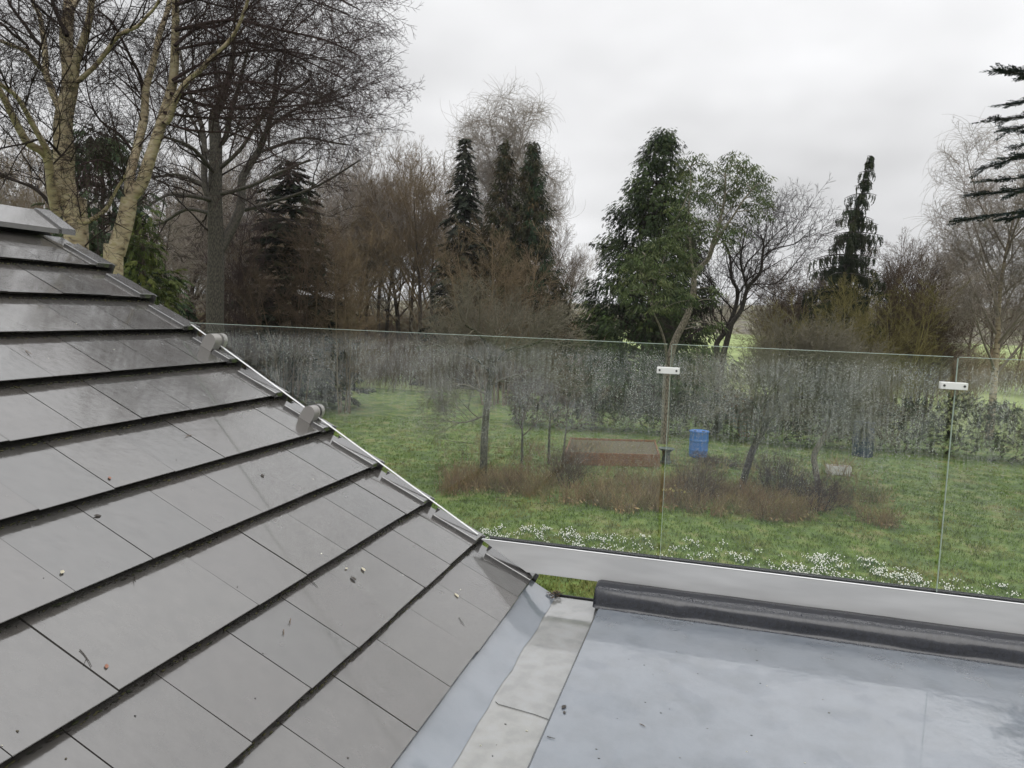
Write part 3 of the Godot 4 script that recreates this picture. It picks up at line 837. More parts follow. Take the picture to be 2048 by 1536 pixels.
func fan_spray(count: int, length: float, wide: float, droop: float, open: float, hang := 0.0) -> ArrayMesh:
	# scale-leaved spray: narrow blades either side of a stem that runs along +z
	var b := Buf.new()
	for k in count:
		var t := (k + 0.5) / count
		var at := Vector3(0, -droop * t * t * length, t * length)
		var s := 1.0 if k % 2 else -1.0
		var l := length * rnd(0.35, 0.55) * (1.1 - 0.6 * t)
		var d := Vector3(s * open * rnd(0.7, 1.2), rnd(-0.25, 0.25) - hang, 0.8 - hang * 0.5).normalized()
		b.blade(at, at + d * l + Vector3(0, -droop * l * 0.5, 0), Vector3(d.z, rnd(-0.5, 0.5), -d.x).normalized() * wide)
	b.blade(Vector3.ZERO, Vector3(0, -droop * length, length), Vector3(wide * 0.7, 0, 0))
	return b.mesh()


func leaf_frame(dir: Vector3, s: float) -> Basis:
	# z along dir, y roughly up, a little roll
	var z := dir.normalized()
	var x := Vector3.UP.cross(z).normalized()
	if x.length() < 0.5:
		x = Vector3.RIGHT
	var b := Basis(x * s, z.cross(x) * s, z * s)
	return b.rotated(z, rnd(-0.7, 0.7))


func tint(a: Color, spread := 0.25) -> Color:
	var k := 1.0 + rnd(-spread, spread)
	return Color(a.r * k * rnd(0.92, 1.1), a.g * k, a.b * k * rnd(0.9, 1.1))


func plume_conifer(called: String, label: String, at: Vector3, h: float, w: float, plumes: int, each: int, size: float, spray: Mesh, shades: Array, o := {}) -> Node3D:
	# broad conifer made of overlapping plumes of foliage round a trunk
	var t := thing(called, label, "conifer", at, o.get("group", ""))
	var b := Buf.new()
	b.tube(grow(Vector3(0, -0.1, 0), Vector3.UP, h * 0.93, 6, o.get("lean", Vector3.ZERO), 0.01), taper(7, w * 0.075, 0.03), 8)
	part(t, "trunk", b.mesh(), M.bark_brown)
	var where := []
	var cols := []
	var lean: Vector3 = o.get("lean", Vector3.ZERO)
	var low: float = o.get("low", 0.03)
	var pow_: float = o.get("power", 0.85)
	var limbs := Buf.new()
	for k in plumes:
		var f := 1.0 - sqrt(rnd(0.0, 1.0)) * (1.0 - low) if rng.randf() < 0.5 else rnd(low, 0.985)
		var a := rnd(0, TAU)
		var rad := w * pow(1.0 - f, pow_) * rnd(0.72, 1.06) * (1.0 + 0.12 * sin(a * 3.0 + f * 9.0)) + 0.05
		if k % 4 == 0:
			rad *= 0.6
		var out := Vector3(cos(a), 0, sin(a))
		var c := out * rad + Vector3(0, f * h, 0) + lean * f * f * h * 0.35
		limbs.tube(PackedVector3Array([Vector3(0, maxf(0.1, c.y - rad * 0.25), 0) + lean * f * f * h * 0.35, Vector3(c.x * 0.75, c.y, c.z * 0.75)]), taper(2, 0.022, 0.008), 4)
		var s := size * rnd(0.7, 1.25) * lerpf(1.0, 0.62, f)
		var shade: Color = shades[rng.randi() % shades.size()]
		shade = tint(shade, 0.2)
		var axis: Vector3 = (out * o.get("out", 0.8) + Vector3(0, o.get("rise", 0.5), 0)).normalized()
		for e in each:
			var q := Vector3(rnd(-1, 1), rnd(-1, 1), rnd(-1, 1))
			if q.length() > 1.0:
				q = q.normalized() * rnd(0.5, 1.0)
			var p: Vector3 = c + q * Vector3(0.5, 0.6, 0.5) * s + axis * rnd(-0.3, 0.5) * s
			var d: Vector3 = (axis + q * 0.9 + Vector3(0, o.get("sag", -0.3), 0)).normalized()
			where.append(Transform3D(leaf_frame(d, s * rnd(0.55, 1.0) * o.get("spray", 1.0)), p))
			cols.append(tint(shade, 0.15))
	part(t, "limbs", limbs.mesh(), M.bark_brown).set_meta("kind", "stuff")
	scatter(t, "crown", spray, M.leaf, where, cols)
	return t


func tier_conifer(called: String, label: String, at: Vector3, h: float, w: float, tiers: int, spray: Mesh, shades: Array, o := {}) -> Node3D:
	# spruce-like conifer: whorls of branches with foliage along them
	var t := thing(called, label, "conifer", at, o.get("group", ""))
	var b := Buf.new()
	var trunk := grow(Vector3(0, -0.1, 0), Vector3.UP, h, 8, o.get("lean", Vector3.ZERO), o.get("bend", 0.012))
	b.tube(trunk.slice(0, 8), taper(8, w * 0.07, 0.03), 8)
	part(t, "trunk", b.mesh(), M.bark_dark)
	var limbs := Buf.new()
	var where := []
	var cols := []
	for k in tiers:
		var f := lerpf(o.get("low", 0.05), 0.985, pow((k + rnd(0, 0.6)) / tiers, 0.9))
		var j := mini(int(f * 8), 7)
		var mid := trunk[j].lerp(trunk[j + 1], f * 8 - j)
		var n := rng.randi_range(4, 7)
		for e in n:
			var a := TAU * e / n + rnd(-0.5, 0.5) + k
			var l := w * pow(1.0 - f, o.get("power", 0.9)) * rnd(o.get("ragged", 0.7), 1.1) + 0.12
			var d := Vector3(cos(a), o.get("rise", 0.1), sin(a)).normalized()
			var p := grow(mid, d, l, 4, Vector3(0, o.get("droop", -0.35), 0), 0.06)
			limbs.tube(p, taper(5, 0.02 + l * 0.008, 0.008), 4)
			var shade: Color = tint(shades[rng.randi() % shades.size()], 0.2)
			var m := maxi(3, int(l / o.get("gap", 0.22)))
			for q in m:
				var u := (q + rnd(0.1, 0.9)) / m
				var g := mini(int(u * 4), 3)
				var c := p[g].lerp(p[g + 1], u * 4 - g)
				var dir := (p[g + 1] - p[g]).normalized()
				dir = (dir + Vector3(rnd(-0.7, 0.7), rnd(-0.3, 0.3) + o.get("sag", -0.2), rnd(-0.7, 0.7))).normalized()
				where.append(Transform3D(leaf_frame(dir, o.get("size", 0.7) * rnd(0.6, 1.1) * lerpf(1.0, 0.55, f)), c))
				cols.append(tint(shade, 0.15))
	part(t, "limbs", limbs.mesh(), M.bark_dark).set_meta("kind", "stuff")
	scatter(t, "crown", spray, M.leaf, where, cols)
	return t


# ---------------------------------------------------------------- the roofs
const SLOPE := 0.52822
const GAUGE := 0.3635
const PITCH := 0.328
const CORNER := Vector3(-1.241, 3.24, 0)
const VERGE_Z := -3.945
var up_slope := Vector3(-cos(SLOPE), sin(SLOPE), 0)
var off_slope := Vector3(sin(SLOPE), cos(SLOPE), 0)


func on_roof(s: float, n: float, z: float) -> Vector3:
	var p := CORNER + up_slope * s + off_slope * n
	return Vector3(p.x, p.y, z)


func tile_mesh(width: float, body: Material) -> ArrayMesh:
	var b := Buf.new()
	# the tail is cut back underneath, as a drip edge
	b.prism(PackedVector2Array([Vector2(-0.2085, 0.0115), Vector2(-0.21, 0.0100), Vector2(-0.207, 0.0070), Vector2(-0.186, -0.0115), Vector2(0.21, -0.0115), Vector2(0.21, 0.0115)]), -width / 2, width / 2)
	var m := b.mesh()
	m.surface_set_material(0, body)
	return m


func build_tiled_roof() -> void:
	var roof := thing("tiled_roof", "pitched roof of wet grey flat tiles sloping down to the gutter", "roof", Vector3(-0.92, 3.03, VERGE_Z))
	var tiles := {}
	var along_tile := (up_slope * GAUGE - off_slope * 0.037).normalized()
	var over_tile := Vector3(along_tile.y, -along_tile.x, 0)
	var frame := Basis(along_tile, over_tile, Vector3(0, 0, -1))
	var moss := []
	var clump := noise(1.0, 52, 2)
	var moss_c := []
	for row in 10:
		var s := (row - 1) * GAUGE
		var z := VERGE_Z
		var joint := ceilf((VERGE_Z - (0.0 if row % 2 == 0 else 0.164)) / PITCH + 0.15) * PITCH + (0.0 if row % 2 == 0 else 0.164)
		while z < 0.9:
			var w := joint - z
			var key := snappedf(w, 0.001)
			var tone := rng.randi() % 4
			if not tiles.has([key, tone]):
				tiles[[key, tone]] = tile_mesh(w - 0.0036, M.slates[tone])
			var o := MeshInstance3D.new()
			o.mesh = tiles[[key, tone]]
			o.name = "roof_tile"
			roof.add_child(o, true)
			var tip := on_roof(s + rnd(-0.003, 0.003), -0.012 + rnd(-0.0015, 0.0015), z + w / 2)
			o.basis = frame.rotated(along_tile, rnd(-0.006, 0.006)).rotated(Vector3(0, 0, 1), rnd(-0.004, 0.004))
			o.position = tip + along_tile * 0.21 - over_tile * 0.0115 - roof.position
			z = joint
			joint += PITCH
		# moss and dirt caught under the tails of the tiles
		if row > 0:
			var q := VERGE_Z + 0.03
			while q < 0.2:
				q += rnd(0.002, 0.012)
				if rng.randf() < 0.75 + 0.5 * clump.get_noise_2d(q * 3.0, row * 5.0):
					var size := rnd(0.002, 0.0055) * (1.7 if rng.randf() < 0.08 else 1.0)
					moss.append(Transform3D(Basis.from_euler(Vector3(0, rnd(-0.5, 0.5), 0)).scaled(Vector3(size * 0.6, size * 0.5, size * 1.6)), on_roof(s - rnd(-0.004, 0.011), -0.0465, q) - roof.position))
					moss_c.append([Color(0.03, 0.035, 0.012), Color(0.018, 0.02, 0.012), Color(0.06, 0.055, 0.02), Color(0.02, 0.016, 0.012)][rng.randi() % 4])
	# raised caps along the verge, one to a course
	for row in 10:
		var s := (row - 1) * GAUGE
		var b := Buf.new()
		var l := 0.285
		b.box(Vector3.ZERO, Vector3(l / 2, 0.016, 0.0575), 0.003)
		b.box(Vector3(0, -0.06, 0.0595), Vector3(l / 2 + 0.02, 0.075, 0.004), 0.001)
		var o := part(roof, "verge_cap", b.mesh(), M.verge)
		o.basis = frame
		o.position = on_roof(s, -0.012, VERGE_Z + 0.0565) + along_tile * (l / 2 - 0.002) + over_tile * 0.001 - roof.position
	# ridge
	var apex := CORNER + up_slope * 3.515 + off_slope * 0.028
	var low := CORNER + up_slope * 3.285 + off_slope * 0.022
	var ridge := func(grow_by: float) -> PackedVector2Array:
		var half := Vector2(apex.x - low.x, apex.y - low.y)
		var a := Vector2(apex.x, apex.y + grow_by)
		return PackedVector2Array([
			Vector2(low.x + grow_by, low.y + grow_by * 0.6), a, Vector2(a.x + half.x - grow_by, low.y + grow_by * 0.6), Vector2(a.x + half.x - grow_by, low.y - 0.03), Vector2(a.x, a.y - 0.045 - grow_by),
			Vector2(low.x + grow_by, low.y - 0.03)])
	var zz := -3.862
	for k in 10:
		var b := Buf.new()
		b.prism(ridge.call(0.0), zz + 0.002, zz + 0.448)
		var o := part(roof, "ridge_tile", b.mesh(), M.slates[k % 4])
		o.position = -roof.position
		zz += 0.45
	var cap := Buf.new()
	cap.prism(ridge.call(0.012), VERGE_Z - 0.02, -3.86)
	part(roof, "ridge_end_cap", cap.mesh(), M.verge).position = -roof.position
	# the far slope and the battens under the tiles
	var back := Buf.new()
	back.prism(PackedVector2Array([Vector2(apex.x, apex.y - 0.055), Vector2(apex.x - 3.05, apex.y - 0.055 - 1.78), Vector2(apex.x - 3.05, apex.y - 0.11 - 1.78), Vector2(apex.x, apex.y - 0.115)]), VERGE_Z, 0.9)
	part(roof, "far_slope", back.mesh(), M.slates[0]).position = -roof.position
	var deck := Buf.new()
	var d0 := on_roof(-0.30, -0.075, 0)
	var d1 := on_roof(3.44, -0.075, 0)
	deck.prism(PackedVector2Array([Vector2(d0.x, d0.y), Vector2(d1.x, d1.y), Vector2(d1.x - 0.02, d1.y - 0.04), Vector2(d0.x - 0.02, d0.y - 0.04)]), VERGE_Z + 0.02, 0.9)
	part(roof, "roof_deck", deck.mesh(), M.underlay).position = -roof.position
	var lump := SphereMesh.new()
	lump.radius = 1.0
	lump.height = 2.0
	lump.radial_segments = 6
	lump.rings = 3
	var mo := scatter(roof, "moss", lump, M.moss, moss, moss_c)
	mo.set_meta("kind", "stuff")
	mo.set_meta("label", "dark green moss along the tile edges")


func build_flat_roof() -> void:
	var roof := thing("flat_roof", "wet blue-grey flat roof with rounded dark edge and gutter", "roof", Vector3(0.9, 3.0, -1.2))
	var o := -roof.position
	var b := Buf.new()
	b.box(Vector3(0.9525, 2.97, -1.12), Vector3(1.4975, 0.03, 2.62), 0.01)
	part(roof, "deck", b.mesh(), M.membrane).position = o
	# upstand along the outer edge, laid by hand and a little uneven
	var prof := [[-3.720, 3.001], [-3.732, 3.005], [-3.738, 3.02], [-3.742, 3.04], [-3.75, 3.06], [-3.763, 3.077], [-3.781, 3.09], [-3.803, 3.098], [-3.83, 3.102], [-3.868, 3.101], [-3.872, 3.06], [-3.872, 2.93]]
	var rows := []
	var wob := noise(1.3, 51, 3)
	for k in 64:
		var x := -0.549 + 3.0 * maxf(0.0, k - 4) / 59.0
		var row := PackedVector3Array()
		var shrink := 1.0
		if k < 5:
			x = -0.549 - 0.022 * sqrt(1.0 - pow(1.0 - (4 - k) / 4.0, 2.0)) if k < 4 else x
			shrink = lerpf(0.55, 1.0, sqrt(k / 4.0))
		for j in prof.size():
			var w := wob.get_noise_2d(x * 2.0, j * 0.3) * 0.006 if j > 1 else wob.get_noise_2d(x * 3.0, 9.0) * 0.008
			var zz: float = lerpf(-3.80, prof[j][0], shrink) + (w if j < 7 else 0.0)
			var yy: float = lerpf(3.01, prof[j][1], shrink) + (w * 0.4 if j > 3 and j < 10 else 0.0)
			row.append(Vector3(x, yy, zz))
		rows.append(row)
	b = Buf.new()
	b.grid(rows)
	for j in prof.size() - 2:
		b.tri(rows[0][0], rows[0][j + 1], rows[0][j + 2], Vector3(-1, 0, 0))
	part(roof, "upstand", b.mesh(), M.upstand).position = o
	# gutter: flank under the tiles, tray, and a patch lapped over the tray
	b = Buf.new()
	var flank := []
	for k in 48:
		var z := lerpf(-3.93, 1.4, k / 47.0)
		var e := wob.get_noise_1d(z * 4.0) * 0.012
		flank.append(PackedVector3Array([Vector3(-0.99, 3.052, z), Vector3(-0.93, 3.018, z), Vector3(-0.87, 2.986 + e * 0.2, z), Vector3(-0.832 + e, 2.966, z), Vector3(-0.80 + e, 2.9575, z)]))
	b.grid(flank)
	part(roof, "gutter_flank", b.mesh(), M.membrane).position = o
	b = Buf.new()
	b.box(Vector3(-0.69, 2.947, -1.26), Vector3(0.15, 0.008, 2.66), 0.002)
	part(roof, "gutter_tray", b.mesh(), M.membrane_worn).position = o
	b = Buf.new()
	var patch := PackedVector2Array([Vector2(-0.786, -3.91), Vector2(-0.783, -3.4), Vector2(-0.792, -3.05), Vector2(-0.786, -2.74), Vector2(-0.77, -2.725), Vector2(-0.62, -2.70), Vector2(-0.552, -2.68), Vector2(-0.552, -3.91)])
	var flat := Buf.new()
	flat.prism(patch, 0.0, 0.004)
	var pm := part(roof, "lapped_patch", flat.mesh(), M.membrane_patch)
	pm.transform = Transform3D(Basis(Vector3(1, 0, 0), Vector3(0, 0, 1), Vector3(0, -1, 0)), Vector3(0, 2.9592, 0))
	pm.position += o
	b = Buf.new()
	b.box(Vector3(-0.675, 2.945, -3.928), Vector3(0.135, 0.022, 0.006), 0.002)
	part(roof, "drip_edge", b.mesh(), M.gasket).position = o
	# walls under both roofs
	b = Buf.new()
	b.prism(PackedVector2Array([Vector2(-7.1, 0), Vector2(-1.06, 0), Vector2(-1.06, 2.9), Vector2(-1.42, 3.18), Vector2(-4.3, 4.84), Vector2(-7.1, 3.2)]), -3.86, 0.85)
	structure("house_wall", "rendered gable wall under the tiled roof", b.mesh(), M.wall)
	b = Buf.new()
	b.box(Vector3(0.68, 1.455, -1.1), Vector3(1.72, 1.455, 2.57))
	structure("extension_wall", "rendered wall under the flat roof", b.mesh(), M.wall)


# ---------------------------------------------------------------- the balustrade
func drops(parent: Node, x0: float, x1: float, sd: int, cut: bool) -> void:
	var streak := noise(1.0, sd, 3)
	var patch := noise(1.0, sd + 1, 3)
	var big := []
	var small := []
	var ball := SphereMesh.new()
	ball.radius = 1.0
	ball.height = 2.0
	ball.radial_segments = 8
	ball.rings = 5
	var tries := int(60000 * (x1 - x0))
	for k in tries:
		var x := rnd(x0 + 0.01, x1 - 0.01)
		var y := rnd(3.26, 4.352)
		if cut and y < 3.275 + (-1.241 - x) * tan(SLOPE):
			continue
		var f := (4.36 - y) / 1.1
		var dense := clampf((f - 0.015) / 0.06, 0.0, 1.0) * lerpf(1.0, 0.06, smoothstep(0.28, 0.72, f + 0.12 * patch.get_noise_2d(x * 5.0, y * 5.0)))
		dense *= clampf(0.62 + 1.1 * streak.get_noise_2d(x * 60.0, y * 2.5) + 0.8 * patch.get_noise_2d(x * 4.0, y * 4.0), 0.05, 1.0)
		if rng.randf() > dense:
			continue
		var r := rnd(0.0007, 0.0012) if rng.randf() < 0.94 else rnd(0.0014, 0.002)
		var t := Transform3D(Basis.IDENTITY.scaled(Vector3(r, r * rnd(1.0, 1.35), r * 0.6)), Vector3(x, y, -3.8912) - parent.position)
		if r > 0.0014:
			big.append(t)
		else:
			small.append(t)
	var a := scatter(parent, "rain_drops", ball, M.water, small + big)
	a.set_meta("kind", "stuff")
	a.set_meta("label", "raindrops on the glass")


func build_balustrade() -> void:
	var z0 := -3.9085
	var z1 := -3.8915
	var ground_line := func(x: float) -> float: return 3.24 + (-1.241 - x) * tan(SLOPE) + 0.014
	var panels := [
		[PackedVector2Array([Vector2(-3.13, 4.36), Vector2(-0.272, 4.36), Vector2(-0.272, 3.2), Vector2(-1.145, 3.2)]), "rain-spotted glass panel whose slanted foot follows the tiled roof", -3.1, -0.272],
		[PackedVector2Array([Vector2(-0.252, 4.36), Vector2(1.024, 4.36), Vector2(1.024, 3.2), Vector2(-0.252, 3.2)]), "rain-spotted rectangular glass panel between the two white clamps", -0.252, 1.024],
		[PackedVector2Array([Vector2(1.044, 4.36), Vector2(2.34, 4.36), Vector2(2.34, 3.2), Vector2(1.044, 3.2)]), "rain-spotted glass panel beyond the last white clamp, cut by the photo edge", 1.044, 1.75]]
	panels[0][0][0].y = 4.36
	panels[0][0][0].x = -1.241 - (4.36 - 3.254) / tan(SLOPE)
	for k in 3:
		var p: Array = panels[k]
		var base := Vector3((p[2] + p[3]) / 2, 3.2, -3.9)
		var t := thing("glass_panel", p[1], "glass panel", base, "glass balustrade panels")
		var b := Buf.new()
		b.prism(p[0], z0, z1)
		part(t, "pane", b.mesh(), M.glass).position = -base
		var poly: PackedVector2Array = p[0]
		b = Buf.new()
		b.box(Vector3((poly[0].x + poly[1].x) / 2, 4.3612, -3.9), Vector3((poly[1].x - poly[0].x) / 2 - 0.002, 0.0010, 0.0078))
		part(t, "polished_edge", b.mesh(), M.glass_edge).position = -base
		if k > 0:
			b = Buf.new()
			b.box(Vector3(poly[0].x - 0.0012, 3.80, -3.9), Vector3(0.0008, 0.556, 0.0078))
			part(t, "polished_edge", b.mesh(), M.glass_edge).position = -base
		# the fine mist of droplets on the weather face
		b = Buf.new()
		var face := PackedVector2Array([Vector2(-3.09, 4.352), Vector2(poly[1].x - 0.003, 4.352), Vector2(poly[1].x - 0.003, 3.245), Vector2(-1.2, 3.245)]) if k == 0 else PackedVector2Array([Vector2(poly[0].x + 0.003, 4.352), Vector2(poly[1].x - 0.003, 4.352), Vector2(poly[1].x - 0.003, 3.245), Vector2(poly[0].x + 0.003, 3.245)])
		var cut := Geometry2D.triangulate_polygon(face)
		for j in range(0, cut.size(), 3):
			var c3 := []
			for e in 3:
				c3.append(Vector3(face[cut[j + e]].x, face[cut[j + e]].y, -3.9105))
			b.tri(c3[0], c3[1], c3[2], Vector3(0, 0, 1))
		for q in b.v:
			b.u.append(Vector2((q.x + 0.37 * k) / 1.3, (4.352 - q.y) / 1.107))
		var film := part(t, "fine_mist", b.mesh(), M.mist)
		film.position = -base
		film.set_meta("kind", "stuff")
		drops(t, p[2], p[3], 61 + k * 7, k == 0)
	# strip under the slanted foot
	var a := on_roof(0.02, 0.008, -3.9)
	var e := on_roof(2.19, 0.008, -3.9)
	var strip := Buf.new()
	var along_s := up_slope
	strip.box((a + e) / 2 - a, Vector3(a.distance_to(e) / 2, 0.0018, 0.007), 0.0006, Basis(along_s, off_slope, Vector3(0, 0, -1)))
	var so := part(self, "edge_strip", strip.mesh(), M.trim)
	so.position = a
	tag(so, "thin bright strip under the slanted foot of the glass", "trim strip")
	# channel that holds the panels
	var ch := thing("base_channel", "long pale grey metal channel holding the foot of the glass", "channel", Vector3(0.6, 3.085, -3.9))
	var front := Buf.new()
	front.prism(PackedVector2Array([Vector2(-1.225, 3.2392), Vector2(2.36, 3.2392), Vector2(2.36, 3.086), Vector2(-0.96, 3.086)]), -3.881, -3.874)
	part(ch, "front_plate", front.mesh(), M.aluminium).position = -ch.position
	var lip := Buf.new()
	lip.box(Vector3(0.57, 3.2412, -3.876), Vector3(1.79, 0.0022, 0.0035), 0.001)
	part(ch, "top_edge", lip.mesh(), M.trim).position = -ch.position
	var back := Buf.new()
	back.prism(PackedVector2Array([Vector2(-1.2, 3.246), Vector2(2.36, 3.246), Vector2(2.36, 3.086), Vector2(-0.96, 3.086)]), -3.936, -3.929)
	part(ch, "back_plate", back.mesh(), M.gasket).position = -ch.position
	var foot := Buf.new()
	foot.box(Vector3(0.72, 3.094, -3.905), Vector3(1.64, 0.006, 0.0235))
	part(ch, "foot_plate", foot.mesh(), M.aluminium).position = -ch.position
	var g1 := Buf.new()
	g1.box(Vector3(0.58, 3.229, -3.8862), Vector3(1.77, 0.0125, 0.0046), 0.002)
	part(ch, "gasket", g1.mesh(), M.gasket_grey).position = -ch.position
	var g2 := Buf.new()
	g2.box(Vector3(0.58, 3.232, -3.9197), Vector3(1.77, 0.0125, 0.0088), 0.002)
	part(ch, "gasket", g2.mesh(), M.gasket).position = -ch.position
	# white clamps across the joints
	for k in 2:
		var x: float = [-0.264, 1.034][k]
		var t := thing("panel_clamp", ["white metal clamp joining the slanted glass panel to the next", "white metal clamp near the photo edge joining two glass panels"][k], "clamp", Vector3(x, 4.211, -3.89), "white clamps on the glass joints")
		var b := Buf.new()
		b.box(Vector3(0, 0.016, 0.0045), Vector3(0.056, 0.016, 0.0055), 0.0015)
		part(t, "plate", b.mesh(), M.white_paint)
		b = Buf.new()
		b.box(Vector3(0, 0.016, -0.0245), Vector3(0.056, 0.016, 0.0055), 0.0015)
		part(t, "plate", b.mesh(), M.white_paint)
		for sx in [-1, 1]:
			var c := CylinderMesh.new()
			c.top_radius = 0.0055
			c.bottom_radius = 0.0055
			c.height = 0.003
			c.radial_segments = 12
			c.rings = 0
			var bo := part(t, "bolt", c, M.bolt)
			bo.rotation.x = PI / 2
			bo.position = Vector3(sx * 0.042, 0.017, 0.0108)
	# round-topped clamps that carry the slanted foot
	for k in 2:
		var t := thing("edge_clamp", ["round-topped grey clamp on the higher tile beside the glass", "round-topped grey clamp on the lower tile beside the glass"][k], "clamp", on_roof([1.985, 1.215][k], 0.003, -3.9), "round-topped clamps on the tiled roof")
		t.basis = Basis(up_slope, off_slope, Vector3(0, 0, -1))
		var poly := PackedVector2Array([Vector2(0.04, 0.0)])
		for j in 15:
			var an := PI * j / 14.0
			poly.append(Vector2(cos(an) * 0.04, 0.024 + sin(an) * 0.04))
		poly.append(Vector2(-0.04, 0.0))
		poly[0].y = -0.042
		poly[poly.size() - 1].y = -0.042
		for zz in [[-0.076, -0.0105], [0.0105, 0.044]]:
			var b := Buf.new()
			b.prism(poly, zz[0], zz[1])
			part(t, "jaw", b.mesh(), M.clamp)


# ---------------------------------------------------------------- bits lying on the roofs
func scrap(kind: String, label: String, at: Vector3, normal: Vector3, turn: float, size: float, color: Color) -> void:
	var b := Buf.new()
	if kind == "twig":
		var p := grow(Vector3(-size / 2, 0.002, 0), Vector3(1, 0.03, 0), size, 4, Vector3.ZERO, 0.18)
		for q in p.size():
			p[q].y = absf(p[q].y) * 0.5 + 0.0015
		b.tube(p, taper(5, 0.0016, 0.0009), 5)
		b.tube(PackedVector3Array([p[2], p[2] + Vector3(size * 0.2, 0.004, size * 0.17)]), taper(2, 0.0011, 0.0006), 4)
	else:
		for j in 4:
			var u0 := j / 4.0
			var u1 := (j + 1) / 4.0
			var w0 := sin(PI * u0) * size * 0.26
			var w1 := sin(PI * u1) * size * 0.26
			var y0 := 0.0015 + 0.08 * size * u0 * u0
			var y1 := 0.0015 + 0.08 * size * u1 * u1
			for sg in [-1, 1]:
				b.quad(Vector3((u0 - 0.5) * size, y0, 0), Vector3((u1 - 0.5) * size, y1, 0), Vector3((u1 - 0.5) * size, y1 + w1 * 0.2, sg * w1), Vector3((u0 - 0.5) * size, y0 + w0 * 0.2, sg * w0))
	var o := part(self, "fallen_" + kind, b.mesh(), mat(color.linear_to_srgb(), 0.6))
	var x := Vector3(cos(turn), 0, sin(turn))
	x = (x - normal * x.dot(normal)).normalized()
	o.transform = Transform3D(Basis(x, normal, x.cross(normal)), at)
	tag(o, label, kind, "bits fallen on the roofs")


func build_scraps() -> void:
	var tile_n := Vector3(-0.0, 0, 0)
	var along_tile := (up_slope * GAUGE - off_slope * 0.037).normalized()
	tile_n = Vector3(along_tile.y, -along_tile.x, 0)
	for s in SCRAPS:
		var z: float = s[2]
		var f := fposmod(s[1] / GAUGE, 1.0)
		scrap(s[0], s[5], on_roof(s[1], -0.0105 - 0.037 * f, z), tile_n, s[3], s[4], Color(s[6][0], s[6][1], s[6][2]))
	for s in FLAT_SCRAPS:
		scrap(s[0], s[5], Vector3(s[1], 3.0005, s[2]), Vector3.UP, s[3], s[4], Color(s[6][0], s[6][1], s[6][2]))
	# wad of leaves at the gutter mouth
	var wad := Buf.new()
	for k in 70:
		wad.col = [Color(0.03, 0.022, 0.016), Color(0.09, 0.055, 0.032), Color(0.15, 0.10, 0.06), Color(0.02, 0.02, 0.018)][k % 4]
		var at := Vector3(rnd(-1, 1), rnd(0, 1), rnd(-1, 1)) * Vector3(0.03, 0.022, 0.022)
		wad.blade(at, at + Vector3(rnd(-0.03, 0.03), rnd(-0.006, 0.012), rnd(-0.025, 0.025)), Vector3(rnd(-0.007, 0.007), 0.002, rnd(-0.007, 0.007)))
	var wo := part(self, "leaf_wad", wad.mesh(true), M.litter)
	wo.position = Vector3(-0.80, 2.966, -3.895)
	tag(wo, "wad of dark wet leaves at the mouth of the gutter", "leaves")
	# crumbs too small to tell apart
	var lump := SphereMesh.new()
	lump.radius = 1.0
	lump.height = 2.0
	lump.radial_segments = 6
	lump.rings = 3
	var where := []
	var cols := []
	for k in 170:
		var size := rnd(0.0012, 0.0032)
		var p: Vector3
		if k % 3 == 0:
			var s := rnd(-0.3, 2.6)
			p = on_roof(s, -0.0115 - 0.037 * fposmod((s + 0.3635) / GAUGE, 1.0), rnd(-3.7, -0.6))
		elif k % 3 == 1:
			p = Vector3(rnd(-0.5, -0.2) + rnd(0, 1.4) * rng.randf(), 3.0005, rnd(-3.5, -1.2))
		else:
			p = Vector3(rnd(-0.78, -0.57), 2.9565 if rng.randf() < 0.5 else 2.9565, rnd(-2.6, -1.0))
		where.append(Transform3D(Basis.from_euler(Vector3(0, rnd(0, 6), 0)).scaled(Vector3(size * rnd(1, 2.4), size * 0.6, size)), p))
		cols.append([Color(0.03, 0.025, 0.02), Color(0.06, 0.05, 0.03), Color(0.4, 0.38, 0.3), Color(0.02, 0.02, 0.02)][rng.randi() % 4])
	var o := scatter(self, "roof_crumbs", lump, M.litter, where, cols)
	tag(o, "specks of dirt strewn over the wet roofs", "dirt", "", "stuff")


# ---------------------------------------------------------------- ground and garden
func in_view(d0: float, d1: float) -> Vector3:
	var a := deg_to_rad(rnd(-52.0, 21.0))
	var d := d0 + (d1 - d0) * pow(rng.randf(), 1.3)
	return Vector3(sin(a) * d, 0, -cos(a) * d)


func in_bed(p: Vector3, wob: FastNoiseLite) -> bool:
	var q := Vector2(p.x, p.z)
	var e := wob.get_noise_2d(p.x * 0.8, p.z * 0.8) * 1.0
	for k in BED.size():
		var a: Vector2 = BED[k]
		var b: Vector2 = BED[(k + 1) % BED.size()]
		if (b - a).cross(q - a) / a.distance_to(b) < e:
			return false
	return true


